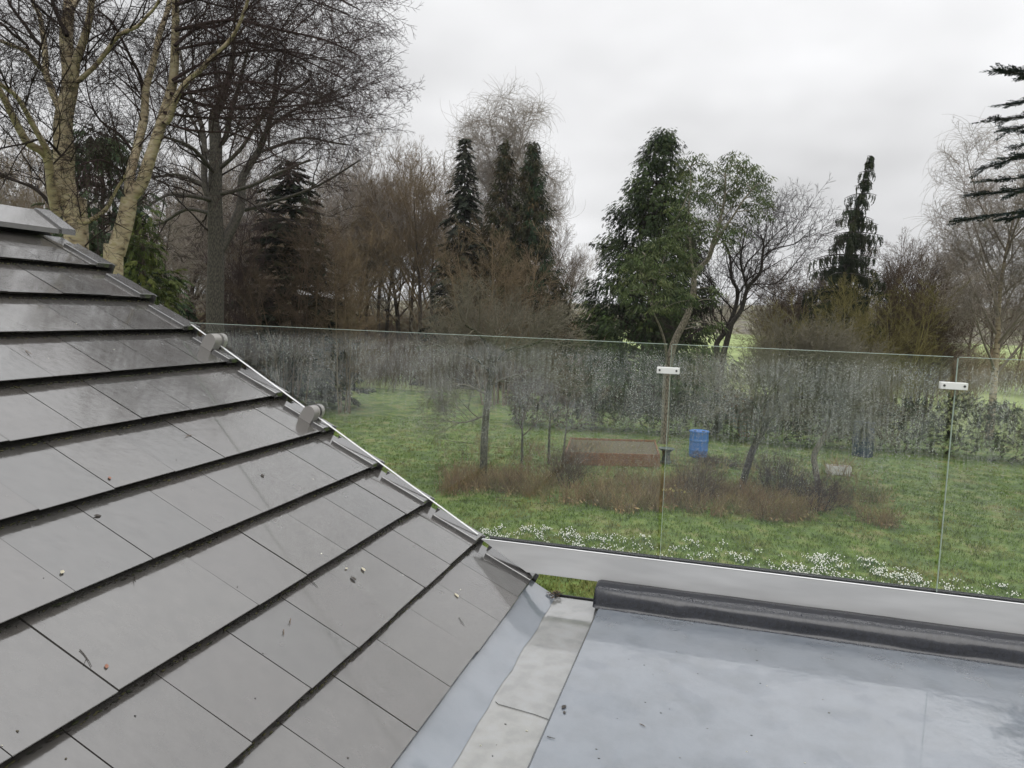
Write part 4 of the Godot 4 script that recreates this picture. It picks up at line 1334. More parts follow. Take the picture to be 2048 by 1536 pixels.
func build_ground() -> void:
	var b := Buf.new()
	var y := 0.0
	b.quad(Vector3(-900, y, 900), Vector3(900, y, 900), Vector3(900, y, -900), Vector3(-900, y, -900), Vector3.UP)
	structure("lawn", "mossy green lawn around the house", b.mesh(), M.lawn)
	var rows := []
	for j in 20:
		var row := PackedVector3Array()
		for k in 40:
			var x := lerpf(-160, 160, k / 39.0)
			var z := lerpf(-36.0 + 2.0 * sin(x * 0.11), -190.0, pow(j / 19.0, 1.4))
			row.append(Vector3(x, 0.03 + 0.006 * maxf(0.0, -z - 60.0), z))
		rows.append(row)
	b = Buf.new()
	b.grid(rows)
	structure("field", "pale green field beyond the hedge", b.mesh(), M.field)
	var wob := noise(0.008, 71, 4)
	rows = []
	for j in 16:
		var row := PackedVector3Array()
		for k in 80:
			var x := lerpf(-420, 420, k / 79.0)
			var f := j / 15.0
			var top := 11.0 + 5.0 * wob.get_noise_2d(x * 0.6, 3.0) + 0.014 * x
			row.append(Vector3(x, top * sin(f * PI * 0.55) - 0.4 + wob.get_noise_2d(x * 3.0, f * 200.0) * 1.2 * f, -185.0 - 240.0 * f))
		rows.append(row)
	b = Buf.new()
	b.grid(rows)
	structure("hills", "low wooded hills on the skyline", b.mesh(), M.hill)


func build_small_plants() -> void:
	var wob := noise(0.6, 72, 3)
	# grass
	for kind in 2:
		var b := Buf.new()
		for k in 9:
			var a := rnd(0, TAU)
			var at := Vector3(rnd(-0.05, 0.05), 0, rnd(-0.05, 0.05))
			var h := rnd(0.03, 0.065) * (2.2 if kind else 1.0)
			var lean := Vector3(cos(a), 0, sin(a)) * h * rnd(0.2, 0.8)
			b.blade(at, at + lean + Vector3(0, h, 0), Vector3(-sin(a), 0, cos(a)) * 0.0035, 0.3)
		var where := []
		var cols := []
		for k in ([34000, 2600] as Array)[kind]:
			var p := in_view(10.5, 31.0 if kind == 0 else 24.0)
			if kind == 1 and wob.get_noise_2d(p.x, p.z) < 0.12:
				continue
			var s := rnd(0.8, 1.5)
			where.append(Transform3D(Basis.from_euler(Vector3(0, rnd(0, TAU), 0)).scaled(Vector3(s * 1.6, s, s * 1.6)), p))
			var w := wob.get_noise_2d(p.x * 0.7 + 30.0, p.z * 0.7)
			cols.append(tint(Color(0.10, 0.155, 0.03).lerp(Color(0.165, 0.16, 0.055), clampf(w * 1.6, 0, 1)), 0.25))
		var g := scatter(self, "grass" if kind == 0 else "long_grass", b.mesh(), M.leaf, where, cols)
		tag(g, ["short mossy grass of the lawn", "longer grass tufts in the lawn"][kind], "grass", "", "stuff")
	# snowdrops
	var b := Buf.new()
	for k in 6:
		var at := Vector3(rnd(-0.09, 0.09), 0, rnd(-0.09, 0.09))
		var h := rnd(0.10, 0.16)
		b.col = Color(0.07, 0.14, 0.05)
		for j in 2:
			var a := rnd(0, TAU)
			b.blade(at, at + Vector3(cos(a) * 0.05, h * 0.85, sin(a) * 0.05), Vector3(-sin(a), 0, cos(a)) * 0.005)
		var bend := Vector3(rnd(-0.02, 0.02), h, rnd(-0.02, 0.02))
		b.tube(PackedVector3Array([at, at + bend]), taper(2, 0.002, 0.0015), 3)
		b.col = Color(0.82, 0.83, 0.76)
		var c := at + bend
		for j in 4:
			var a := TAU * j / 4.0
			b.blade(c, c + Vector3(cos(a) * 0.013, -0.026, sin(a) * 0.013), Vector3(-sin(a), 0, cos(a)) * 0.0095, 0.6)
	var flower := b.mesh(true)
	for drift in DRIFTS:
		var where := []
		for k in drift.count:
			var a := rnd(0, TAU)
			var r := sqrt(rng.randf())
			var p := Vector3(drift.at[0] + cos(a) * r * drift.size[0], 0, drift.at[1] + sin(a) * r * drift.size[1])
			if wob.get_noise_2d(p.x * 2.2, p.z * 2.2) < drift.gap:
				continue
			where.append(Transform3D(Basis.from_euler(Vector3(0, rnd(0, TAU), 0)).scaled(Vector3.ONE * rnd(0.55, 0.95)), p))
		var o := scatter(self, "snowdrops", flower, M.plant, where)
		tag(o, drift.label, "flowers", "", "stuff")
	# the bed of dead stems
	var bed := Buf.new()
	var edge := PackedVector2Array()
	for k in BED.size():
		var a0: Vector2 = BED[k]
		var a1: Vector2 = BED[(k + 1) % BED.size()]
		for j in 14:
			var q := a0.lerp(a1, j / 14.0)
			var inward := (a1 - a0).orthogonal().normalized() * -1.0
			edge.append(Vector2(q.x, -q.y) + Vector2(inward.x, -inward.y) * (0.5 + wob.get_noise_2d(q.x * 3.0, q.y * 3.0) * 0.9))
	bed.prism(edge, 0.0, 0.012)
	var bo := structure("flower_bed", "brown garden bed under the dead stems", bed.mesh(), M.soil)
	bo.transform = Transform3D(Basis(Vector3(1, 0, 0), Vector3(0, 0, -1), Vector3(0, 1, 0)), Vector3(0, 0.002, 0))
	var stems := []
	for kind in 2:
		b = Buf.new()
		for k in 11:
			var at := Vector3(rnd(-0.16, 0.16), 0, rnd(-0.16, 0.16))
			var p := grow(at, Vector3(rnd(-0.5, 0.5), 1, rnd(-0.5, 0.5)), rnd(0.3, 0.75), 3, Vector3(rnd(-0.4, 0.4), -0.3 if kind else 0.1, rnd(-0.4, 0.4)), 0.15)
			b.tube(p, taper(4, 0.0042, 0.002), 3)
			if k % 2 == 0:
				b.tube(grow(p[2], turned(Vector3.UP, 0.7), 0.18, 1, Vector3.ZERO, 0.1), taper(2, 0.003, 0.0018), 3)
			else:
				b.blade(p[1], p[1] + Vector3(rnd(-0.12, 0.12), rnd(-0.08, 0.02), rnd(-0.12, 0.12)), Vector3(rnd(-0.02, 0.02), rnd(-0.02, 0.02), 0.012))
		stems.append(b.mesh())
	for kind in 2:
		var where := []
		var cols := []
		for k in 4600:
			var p := Vector3(rnd(-10, 5.5), 0.008, rnd(-26, -15))
			if not in_bed(p, wob):
				continue
			var w := wob.get_noise_2d(p.x * 0.9, p.z * 0.9 + 40.0)
			if w < -0.06 and rng.randf() < 0.9:
				continue
			if (Vector2(9.9, -1.9).normalized()).cross(Vector2(p.x + 6.1, p.z + 16.3)) < -2.6 + 1.5 * w and rng.randf() < 0.88:
				continue
			where.append(Transform3D(Basis.from_euler(Vector3(rnd(-0.1, 0.1), rnd(0, TAU), rnd(-0.1, 0.1))).scaled(Vector3.ONE * rnd(0.5, 1.0) * (1.0 + 0.4 * w)), p))
			var c: Color = [Color(0.24, 0.16, 0.085), Color(0.34, 0.26, 0.13), Color(0.14, 0.105, 0.062), Color(0.20, 0.19, 0.075)][rng.randi() % 4]
			cols.append(tint(c.lerp(Color(0.18, 0.11, 0.064), clampf(w, 0, 1)), 0.25))
		var o := scatter(self, "dead_stems", stems[kind], M.leaf, where, cols)
		tag(o, ["upright brown dead stems filling the garden bed", "bent brown dead stems filling the garden bed"][kind], "dead plants", "", "stuff")
	# daffodils
	var daff := thing("daffodil_clump", "small clump of yellow daffodils at the edge of the dead bed", "flowers", Vector3(-0.99, 0, -18.5))
	b = Buf.new()
	var fl := Buf.new()
	for k in 26:
		var at := Vector3(rnd(-0.35, 0.35), 0, rnd(-0.25, 0.25))
		var h := rnd(0.25, 0.4)
		b.col = Color(0.08, 0.15, 0.05)
		b.blade(at, at + Vector3(rnd(-0.1, 0.1), h, rnd(-0.1, 0.1)), Vector3(0.012, 0, rnd(-0.01, 0.01)))
		if k % 2 == 0:
			fl.col = Color(0.75, 0.68, 0.22)
			var c := at + Vector3(0, h, 0)
			for j in 6:
				var a := TAU * j / 6.0
				fl.blade(c, c + Vector3(cos(a) * 0.045, sin(a) * 0.045, 0.015), Vector3(-sin(a), cos(a), 0) * 0.014)
	part(daff, "leaves", b.mesh(true), M.plant)
	part(daff, "flowers", fl.mesh(true), M.plant)


func build_garden_things() -> void:
	# blue barrel
	var t := thing("barrel", "bright blue plastic barrel standing upright beyond the dead bed", "barrel", Vector3(-0.59, 0, -24.9))
	var b := Buf.new()
	b.lathe([[0.02, 0.0], [0.27, 0.0], [0.29, 0.03], [0.295, 0.2], [0.305, 0.23], [0.305, 0.26], [0.297, 0.29], [0.3, 0.5], [0.31, 0.53], [0.31, 0.57], [0.3, 0.6], [0.295, 0.78], [0.28, 0.83]], 28)
	part(t, "body", b.mesh(), M.barrel)
	b = Buf.new()
	b.lathe([[0.28, 0.81], [0.312, 0.815], [0.316, 0.835], [0.312, 0.86], [0.285, 0.865], [0.26, 0.845], [0.0, 0.845]], 28)
	part(t, "lid", b.mesh(), M.barrel)
	for sx in [-0.13, 0.13]:
		b = Buf.new()
		b.lathe([[0.045, 0.84], [0.045, 0.868], [0.0, 0.87]], 12, Vector3(sx, 0, 0.08))
		part(t, "bung", b.mesh(), M.barrel_dark)
	t = thing("barrel", "dark blue plastic barrel standing in front of the hedge", "barrel", Vector3(4.75, 0, -27.6))
	b = Buf.new()
	b.lathe([[0.02, 0.0], [0.3, 0.0], [0.33, 0.04], [0.35, 0.5], [0.36, 0.54], [0.36, 0.58], [0.35, 0.62], [0.33, 1.1], [0.31, 1.15]], 24)
	part(t, "body", b.mesh(), M.barrel_dark)
	b = Buf.new()
	b.lathe([[0.31, 1.13], [0.345, 1.135], [0.345, 1.17], [0.1, 1.2], [0.0, 1.2]], 24)
	part(t, "lid", b.mesh(), M.barrel_dark)
	# raised bed of boards
	var c0 := Vector3(-4.33, 0, -21.72)
	var c1 := Vector3(-1.66, 0, -22.56)
	var deep := Vector3(-0.36, 0, -2.6)
	t = thing("raised_bed", "orange-brown timber raised bed lying behind the dead stems", "raised bed", c0)
	var pts := [Vector3.ZERO, c1 - c0, c1 - c0 + deep, deep]
	for k in 4:
		var p0: Vector3 = pts[k]
		var p1: Vector3 = pts[(k + 1) % 4]
		var d := (p1 - p0).normalized()
		for layer in 2:
			b = Buf.new()
			b.box((p0 + p1) / 2 + Vector3(0, 0.105 + layer * 0.195, 0), Vector3(p0.distance_to(p1) / 2 - 0.03, 0.095, 0.022), 0.006, Basis(d, Vector3.UP, d.cross(Vector3.UP)))
			part(t, "board", b.mesh(), M.timber)
		b = Buf.new()
		b.box(p0 + Vector3(0, 0.205, 0), Vector3(0.035, 0.205, 0.035), 0.005)
		part(t, "corner_post", b.mesh(), M.timber)
	b = Buf.new()
	var up := Vector3(0, 0.33, 0)
	b.quad(pts[0] + up, pts[1] + up, pts[2] + up, pts[3] + up, Vector3.UP)
	part(t, "soil", b.mesh(), M.soil)
	# bird bath
	t = thing("bird_bath", "grey-green stone bird bath on a stubby pedestal by the raised bed", "bird bath", Vector3(-1.5, 0, -23.3))
	b = Buf.new()
	b.lathe([[0.0, 0.0], [0.17, 0.0], [0.17, 0.06], [0.13, 0.1], [0.11, 0.25], [0.13, 0.36], [0.16, 0.4]], 18)
	part(t, "pedestal", b.mesh(), M.stone)
	b = Buf.new()
	b.lathe([[0.1, 0.4], [0.2, 0.42], [0.24, 0.46], [0.245, 0.48], [0.22, 0.485], [0.17, 0.455], [0.0, 0.445]], 22)
	part(t, "bowl", b.mesh(), M.stone)
	# white trough with dry grass
	t = thing("white_trough", "low white trough filled with dry straw-coloured grass", "trough", Vector3(3.5, 0, -23.9))
	for sg in [-1, 1]:
		b = Buf.new()
		b.box(Vector3(0, 0.14, sg * 0.14), Vector3(0.34, 0.13, 0.014), 0.004)
		part(t, "side_board", b.mesh(), M.white_paint)
		b = Buf.new()
		b.box(Vector3(sg * 0.328, 0.14, 0), Vector3(0.012, 0.128, 0.124), 0.004)
		part(t, "end_board", b.mesh(), M.white_paint)
	b = Buf.new()
	for k in 70:
		var at := Vector3(rnd(-0.3, 0.3), 0.03, rnd(-0.11, 0.11))
		b.col = tint(Color(0.36, 0.24, 0.10), 0.3)
		var p := grow(at, Vector3(rnd(-0.6, 0.6), 1, rnd(-0.4, 0.4)), rnd(0.4, 0.75), 4, Vector3(rnd(-0.8, 0.8), -0.7, 0), 0.06)
		b.tube(p, taper(5, 0.006, 0.002), 3)
	part(t, "dry_grass", b.mesh(true), M.plant)
	# brushwood heap
	t = thing("brushwood_heap", "low dark heap of cut brushwood beside the blue barrel", "brushwood", Vector3(0.05, 0, -23.7))
	var where := []
	for k in 60:
		var d := Vector3(rnd(-1, 1), rnd(0.0, 0.35), rnd(-1, 1)).normalized()
		where.append(Transform3D(along(d, rnd(0.6, 1.0)), Vector3(rnd(-0.7, 0.6), rnd(0.02, 0.2), rnd(-0.3, 0.3)) - d * 0.25))
	scatter(t, "sticks", twig_meshes[0], M.twig_purple, where)


# ---------------------------------------------------------------- trees
func opts(extra: Dictionary) -> Dictionary:
	var o := {"start": 0.12, "every": 0.4, "angle": [0.5, 1.0], "lift": 0.1, "length": [0.7, 1.6], "thick": 0.016, "pull": 0.1, "shake": 0.14, "levels": 1, "forks": 2, "twigs": 3, "size": [0.6, 1.0], "twig_pull": 0.1, "stem": 0.02}
	o.merge(extra, true)
	return o


func build_near_trees() -> void:
	var birchy := opts({"every": 0.36, "length": [0.7, 1.7], "pull": 0.05, "twigs": 3, "forks": 2, "size": [0.5, 0.9], "twig_pull": -0.02, "bare": 0.45, "shake": 0.15})
	traced_tree("birch_tree", "pale-barked birch whose straight trunk rises beside the roof ridge", "near birches", BIRCH_A_BASE, BIRCH_A_LIMBS, M.birch, M.twig_dark, birchy)
	var b2 := birchy.duplicate()
	b2.every = 0.26
	b2.bare = 0.95
	traced_tree("birch_tree", "leaning birch that forks low, its twigs spreading wide over the sky", "near birches", BIRCH_B_BASE, BIRCH_B_LIMBS, M.birch, M.twig_purple, b2)
	traced_tree("oak_tree", "large grey leafless tree with a thick trunk behind the birches", "", OAK_BASE, OAK_LIMBS, M.bark_grey, M.twig_dark, opts({"every": 0.8, "length": [1.2, 2.8], "thick": 0.035, "twigs": 3, "size": [0.8, 1.3], "bare": 0.5, "shake": 0.2, "pull": 0.15, "forks": 2}))
	traced_tree("bare_tree", "dark leafless tree with curving limbs in front of the open skyline", "", DARK_BASE, DARK_LIMBS, M.bark_dark, M.twig_dark, opts({"every": 0.42, "length": [0.9, 2.0], "thick": 0.028, "twigs": 2, "size": [0.9, 1.5], "forks": 2, "bare": 0.6, "pull": 0.35, "shake": 0.17, "twig_pull": 0.15}))
	# gum tree with hanging leaves
	var t := thing("gum_tree", "slender eucalyptus with a smooth pale trunk and drooping leaves", "tree", GUM_BASE)
	var limbs := read_limbs(GUM_LIMBS)
	var b := Buf.new()
	b.tube(limbs[0][0], taper(limbs[0][0].size(), limbs[0][1], limbs[0][2]), 10)
	part(t, "trunk", b.mesh(), M.bark_gum)
	b = Buf.new()
	for k in range(1, limbs.size()):
		b.tube(limbs[k][0], taper(limbs[k][0].size(), limbs[k][1], limbs[k][2]), 7)
	var nodes := []
	for l in limbs:
		for q in l[0]:
			if q.y > 4.0:
				nodes.append(q)
	var spray := Buf.new()
	for k in 16:
		var at := Vector3(rnd(-0.14, 0.14), rnd(-0.1, 0.1), rnd(-0.14, 0.14))
		var d := Vector3(rnd(-0.6, 0.6), rnd(-1.0, -0.25), rnd(-0.6, 0.6)).normalized() * rnd(0.11, 0.19)
		spray.blade(at, at + d, d.cross(Vector3(rnd(-1, 1), 0.1, rnd(-1, 1))).normalized() * 0.015)
	var leaf := spray.mesh()
	var where := []
	var cols := []
	for k in range(0, GUM_CLUMPS.size(), 4):
		var c := Vector3(GUM_CLUMPS[k], GUM_CLUMPS[k + 1], GUM_CLUMPS[k + 2])
		var r: float = GUM_CLUMPS[k + 3] * 1.1
		var best: Vector3 = nodes[0]
		for q in nodes:
			if q.distance_to(c) + maxf(0.0, q.y - c.y) < best.distance_to(c) + maxf(0.0, best.y - c.y):
				best = q
		b.tube(curve(PackedVector3Array([best, best.lerp(c, 0.5) + Vector3(rnd(-0.15, 0.15), 0.1, rnd(-0.15, 0.15)), c]), 3), taper(7, 0.022, 0.008), 5)
		for j in int((20 if k < 136 else 30) * pow(r / 0.45, 1.6)) + 6:
			var q := Vector3(rnd(-1, 1), rnd(-1, 1), rnd(-1, 1))
			if q.length() > 1.0:
				continue
			where.append(Transform3D(Basis.from_euler(Vector3(rnd(-0.3, 0.3), rnd(0, TAU), rnd(-0.3, 0.3))).scaled(Vector3.ONE * rnd(0.8, 1.3)), c + q * Vector3(r, r * 0.85, r)))
			cols.append(tint([Color(0.075, 0.10, 0.04), Color(0.10, 0.12, 0.055), Color(0.055, 0.072, 0.032)][rng.randi() % 3], 0.3))
	part(t, "branches", b.mesh(), M.bark_gum)
	scatter(t, "crown", leaf, M.leaf, where, cols)
	# orchard trees behind the glass
	var orchard := opts({"every": 0.13, "length": [0.5, 1.3], "thick": 0.018, "twigs": 4, "size": [0.5, 0.95], "bare": 0.75, "pull": 0.2, "shake": 0.22, "start": 0.2})
	traced_tree("fruit_tree", "mossy-trunked bare fruit tree standing straight in the dead bed", "bare fruit trees in the garden bed", ORCHARD_A_BASE, ORCHARD_A_LIMBS, M.bark_moss, M.twig_lichen, orchard)
	traced_tree("fruit_tree", "bare fruit tree with a dark trunk leaning to the side", "bare fruit trees in the garden bed", ORCHARD_B_BASE, ORCHARD_B_LIMBS, M.bark_dark, M.twig_lichen, orchard)
	traced_tree("fruit_tree", "bare fruit tree with a kinked pale trunk", "bare fruit trees in the garden bed", ORCHARD_C_BASE, ORCHARD_C_LIMBS, M.bark_gum, M.twig_lichen, orchard)
	for s in [[Vector3(-5.17, 0, -19.83), 2.8, 0.05, "thin bare sapling just beside the straight fruit tree"], [Vector3(-4.77, 0, -21.5), 3.4, 0.05, "thin bare sapling near the end of the raised bed"], [Vector3(-4.3, 0, -21.1), 3.0, 0.04, "thinnest bare sapling, close to the raised bed corner"]]:
		bare_tree("sapling", s[3], "saplings in the garden bed", s[0], bare_limbs(s[1], s[2], 1.3, 7, 0.4, 0.9), M.bark_moss, M.twig_brown, opts({"every": 0.28, "length": [0.4, 0.9], "thick": 0.01, "twigs": 2, "size": [0.4, 0.7], "levels": 0}))


func build_conifers() -> void:
	var soft := fan_spray(14, 0.55, 0.046, 0.3, 0.75)
	var ferny := fan_spray(16, 0.6, 0.042, 0.55, 0.6, 0.5)
	var stiff := fan_spray(16, 0.6, 0.05, 0.12, 0.85, 0.15)
	var green := [Color(0.03, 0.046, 0.017), Color(0.042, 0.06, 0.02), Color(0.022, 0.034, 0.013)]
	var deep := [Color(0.016, 0.027, 0.012), Color(0.022, 0.034, 0.014), Color(0.013, 0.02, 0.011)]
	var brownish := [Color(0.04, 0.042, 0.02), Color(0.055, 0.045, 0.024), Color(0.03, 0.034, 0.018)]
	plume_conifer("cypress", "broad dark green cypress with a thick cone of drooping plumes", Vector3(-3.84, 0, -37.8), 13.4, 3.75, 820, 40, 0.95, soft, green, {"lean": Vector3(0.12, 0, 0), "power": 0.64, "sag": -1.2, "rise": 0.15, "out": 0.7, "spray": 0.58})
	plume_conifer("yew_tree", "dark drooping evergreen rising behind the two birch trunks", Vector3(-14.2, 0, -14.6), 8.4, 1.75, 260, 14, 0.75, ferny, [Color(0.04, 0.058, 0.03), Color(0.05, 0.07, 0.034), Color(0.03, 0.046, 0.026)], {"power": 0.55, "sag": -0.9, "rise": 0.2, "low": 0.1})
	plume_conifer("golden_conifer", "yellow-green bushy conifer low beside the leaning birch", Vector3(-11.5, 0, -12.9), 6.35, 0.85, 150, 12, 0.55, ferny, [Color(0.06, 0.078, 0.022), Color(0.048, 0.064, 0.02), Color(0.075, 0.09, 0.03)], {"power": 0.45, "sag": -0.7, "rise": 0.4, "low": 0.3})
	tier_conifer("spruce", "dense blackish spruce half hidden by bare twigs", Vector3(-17.87, 0, -28.93), 10.9, 3.0, 36, stiff, [Color(0.022, 0.026, 0.014), Color(0.028, 0.03, 0.016), Color(0.014, 0.02, 0.011)], {"size": 1.2, "gap": 0.09, "power": 0.62, "droop": -0.2})
	tier_conifer("spruce", "tall slim spruce with a dark pointed spire beside the weeping birch", Vector3(-14.9, 0, -42.5), 14.8, 3.3, 62, stiff, [Color(0.028, 0.034, 0.022), Color(0.036, 0.036, 0.024)], {"size": 1.15, "gap": 0.12, "power": 1.0, "droop": -0.25, "rise": -0.1, "ragged": 0.55})
	plume_conifer("cypress", "narrow brownish cypress, the one nearer the slim spruce", Vector3(-12.85, 0, -43.1), 14.6, 2.5, 600, 24, 0.68, ferny, brownish, {"power": 1.0, "sag": -1.0, "rise": 0.2, "spray": 0.75, "group": "pair of narrow cypresses"})
	plume_conifer("cypress", "narrow brownish cypress, the one farther from the slim spruce", Vector3(-11.5, 0, -43.95), 14.5, 3.1, 740, 24, 0.72, ferny, brownish + [Color(0.026, 0.044, 0.022)], {"power": 1.0, "sag": -1.0, "rise": 0.2, "spray": 0.75, "group": "pair of narrow cypresses"})
	tier_conifer("weeping_cypress", "ragged weeping cypress with a bent drooping tip", Vector3(5.0, 0, -39.6), 12.9, 4.4, 32, ferny, [Color(0.034, 0.046, 0.026), Color(0.045, 0.055, 0.03), Color(0.028, 0.036, 0.02)], {"size": 1.0, "gap": 0.085, "power": 1.1, "droop": -0.45, "rise": 0.1, "sag": -2.2, "ragged": 0.2, "bend": 0.03, "lean": Vector3(0.12, 0, 0)})
	# cedar: only its branch ends reach into the picture
	var t := thing("cedar_tree", "dark cedar whose flat branches reach in at the photo edge", "conifer", Vector3(9.0, 0, -20.6))
	var b := Buf.new()
	b.tube(grow(Vector3(0, -0.1, 0), Vector3.UP, 12.0, 6, Vector3.ZERO, 0.01), taper(7, 0.34, 0.06), 10)
	part(t, "trunk", b.mesh(), M.bark_dark)
	b = Buf.new()
	var where := []
	var cols := []
	for k in 84:
		var y := lerpf(7.2, 11.8, (k + 0.5) / 84.0)
		var a := PI + (k * 2.399)
		var l := 3.7 * (1.0 - 0.6 * clampf((y - 9.8) / 2.2, 0.0, 1.0)) * rnd(0.8, 1.06)
		var p := grow(Vector3(0, y, 0), Vector3(cos(a), 0.12, sin(a)), l, 5, Vector3(0, -0.2, 0), 0.07)
		b.tube(p, taper(6, 0.05, 0.012), 5)
		for j in int(l * 22):
			var u := rnd(0.25, 1.0)
			var g := mini(int(u * 5), 4)
			var c := p[g].lerp(p[g + 1], u * 5 - g)
			var d := ((p[g + 1] - p[g]).normalized() + Vector3(rnd(-1, 1), rnd(-0.1, 0.35), rnd(-1, 1)) * 0.8).normalized()
			where.append(Transform3D(leaf_frame(d, rnd(0.35, 0.65)), c))
			cols.append(tint(Color(0.022, 0.034, 0.03), 0.3))
	part(t, "limbs", b.mesh(), M.bark_dark).set_meta("kind", "stuff")
	scatter(t, "crown", fan_spray(18, 0.55, 0.022, 0.1, 0.7), M.leaf, where, cols)


func build_far_trees() -> void:
	# weeping birch behind the narrow cypresses
	var weep := opts({"every": 1.15, "length": [1.6, 3.0], "thick": 0.022, "pull": -0.5, "lift": 0.5, "twigs": 4, "size": [1.4, 2.3], "twig_pull": -0.35, "levels": 1, "forks": 2, "bark_limbs": false})
	bare_tree("weeping_birch", "tall pale weeping birch with hair-thin twigs behind the narrow cypresses", "", Vector3(-15.0, 0, -49.7), bare_limbs(17.3, 0.2, 6.2, 15, 0.35, 1.6), M.birch, M.twig_pale, weep, [3, 3, 1])
	bare_tree("pale_birch", "pale bare birch with a rounded crown at the photo edge", "", Vector3(10.6, 0, -34.4), bare_limbs(10.2, 0.16, 4.6, 14, 0.25, 1.2), M.birch, M.twig_pale, opts({"every": 0.5, "length": [1.2, 2.4], "thick": 0.02, "pull": 0.15, "lift": 0.3, "twigs": 3, "size": [0.9, 1.5], "twig_pull": 0.0}), [0, 3])
	shrub("multi_stem_tree", "tan many-stemmed bare tree in front of the narrow cypresses", "", Vector3(-10.34, 0, -34.5), 8.2, 3.0, 10, M.twig_tan, opts({"every": 0.7, "length": [0.9, 2.0], "thick": 0.022, "twigs": 3, "size": [0.9, 1.5], "stem": 0.06, "pull": 0.25, "start": 0.15}))
	for s in [[Vector3(2.9, 0, -32.9), 5.3, 2.0, "yellow-green twiggy willow bush nearest the dark bare tree"], [Vector3(4.9, 0, -32.6), 5.6, 2.2, "yellow-green twiggy willow bush under the weeping cypress"], [Vector3(6.6, 0, -32.4), 5.3, 2.0, "yellow-green twiggy willow bush farthest from the dark bare tree"]]:
		shrub("willow_bush", s[3], "yellow-green willow bushes", s[0], s[1], s[2], 10, M.twig_olive, opts({"every": 0.75, "length": [0.7, 1.6], "thick": 0.016, "twigs": 2, "size": [0.8, 1.3], "stem": 0.035, "pull": 0.3}))
	for s in [[Vector3(7.67, 0, -41.3), 8.0, 2.2, "brown bare bush close behind the willow bushes"], [Vector3(9.4, 0, -41.0), 8.1, 1.9, "brown bare bush between the willow bushes and the pale birch"], [Vector3(3.4, 0, -42.0), 6.8, 1.9, "brown bare bush at the foot of the weeping cypress"]]:
		shrub("bare_bush", s[3], "brown bare bushes", s[0], s[1], s[2], 11, M.twig_brown, opts({"every": 0.4, "length": [0.9, 1.9], "thick": 0.022, "twigs": 3, "size": [0.9, 1.5], "stem": 0.045, "pull": 0.3}))
	for s in [[Vector3(-16.6, 0, -26.6), 7.6, 2.4, "brown bare thicket bush in front of the blackish spruce", M.twig_brown], [Vector3(-15.2, 0, -28.4), 7.0, 2.2, "tan bare bush beside the blackish spruce", M.twig_tan], [Vector3(-18.9, 0, -26.2), 8.4, 2.2, "purplish bare bush between the grey tree and the blackish spruce", M.twig_purple]]:
		shrub("thicket_bush", s[3], "bushes around the blackish spruce", s[0], s[1], s[2], 7, s[4], opts({"every": 0.55, "length": [0.8, 1.8], "thick": 0.018, "twigs": 3, "size": [0.7, 1.2], "stem": 0.035, "pull": 0.2}))
	shrub("red_bush", "low rust-red bush between the bare tree trunks by the hedge", "", Vector3(1.0, 0, -30.0), 1.5, 1.1, 22, M.twig_red, opts({"every": 0.14, "length": [0.3, 0.7], "thick": 0.01, "twigs": 3, "size": [0.4, 0.7], "stem": 0.012, "pull": 0.3, "levels": 0}))
	for s in [[Vector3(1.5, 0, -19.4), 1.1, 0.8, "dark spiky dead bush beside the leaning fruit tree"], [Vector3(2.4, 0, -19.0), 0.62, 0.9, "low dark dead bush in front of the kinked fruit tree"], [Vector3(-3.6, 0, -18.8), 0.9, 0.8, "brown dead bush near the middle of the dead bed"], [Vector3(-0.4, 0, -18.6), 0.8, 0.9, "rusty dead bush beside the daffodils"]]:
		shrub("dead_bush", s[3], "dead bushes in the garden bed", s[0], s[1], s[2], 16, M.twig_brown if s[0].x < 0.0 else M.twig_purple, opts({"every": 0.14, "length": [0.2, 0.5], "thick": 0.008, "twigs": 3, "size": [0.25, 0.5], "stem": 0.01, "pull": 0.2, "levels": 0}))
	# two patterns of woodland tree, repeated through the wood
	var wood := opts({"every": 1.2, "length": [1.2, 2.6], "thick": 0.03, "twigs": 3, "size": [1.2, 1.9], "pull": 0.3, "lift": 0.2})
	var first := {}
	for w in WOOD:
		var kind: int = w[3]
		var o: Node3D
		if not first.has(kind):
			o = bare_tree("woodland_tree", "", "bare trees of the wood", Vector3.ZERO, bare_limbs([12.0, 11.0, 9.5][kind], [0.2, 0.16, 0.13][kind], [5.2, 4.2, 3.8][kind], [13, 12, 11][kind], 0.22, [1.0, 1.5, 1.2][kind]), M.bark_brown, [M.twig_brown, M.twig_tan, M.twig_pale][kind], wood, [0, 2])
			first[kind] = o
		else:
			o = first[kind].duplicate()
			o.name = numbered("woodland_tree")
			add_child(o)
		o.position = Vector3(w[0], 0, w[1])
		o.rotation.y = rnd(0, TAU)
		o.scale = Vector3.ONE * w[2] / [12.0, 11.0, 9.5][kind]
		o.set_meta("label", ["brown ", "tan ", "pale "][kind] + w[4])
	# undergrowth
	var where := []
	var cols := []
	for k in 3600:
		var f := rng.randf()
		var p := Vector3(lerpf(-36.0, -9.0, f) + rnd(-2, 2), 0, lerpf(-27.0, -40.0, f) - 11.0 * rng.randf() + rnd(-1, 1))
		if p.x > -14.5 and p.z > -33.0:
			continue
		var s := rnd(1.1, 2.6)
		var up := Vector3(rnd(-0.5, 0.5), 1, rnd(-0.5, 0.5)).normalized()
		where.append(Transform3D(along(up, s), p + Vector3(0, rnd(0, 1.6) * rng.randf(), 0)))
	var u := scatter(self, "undergrowth", twig_meshes[2], M.twig_brown, where)
	tag(u, "brown thicket of bare undergrowth below the trees", "undergrowth", "", "stuff")
	where = []
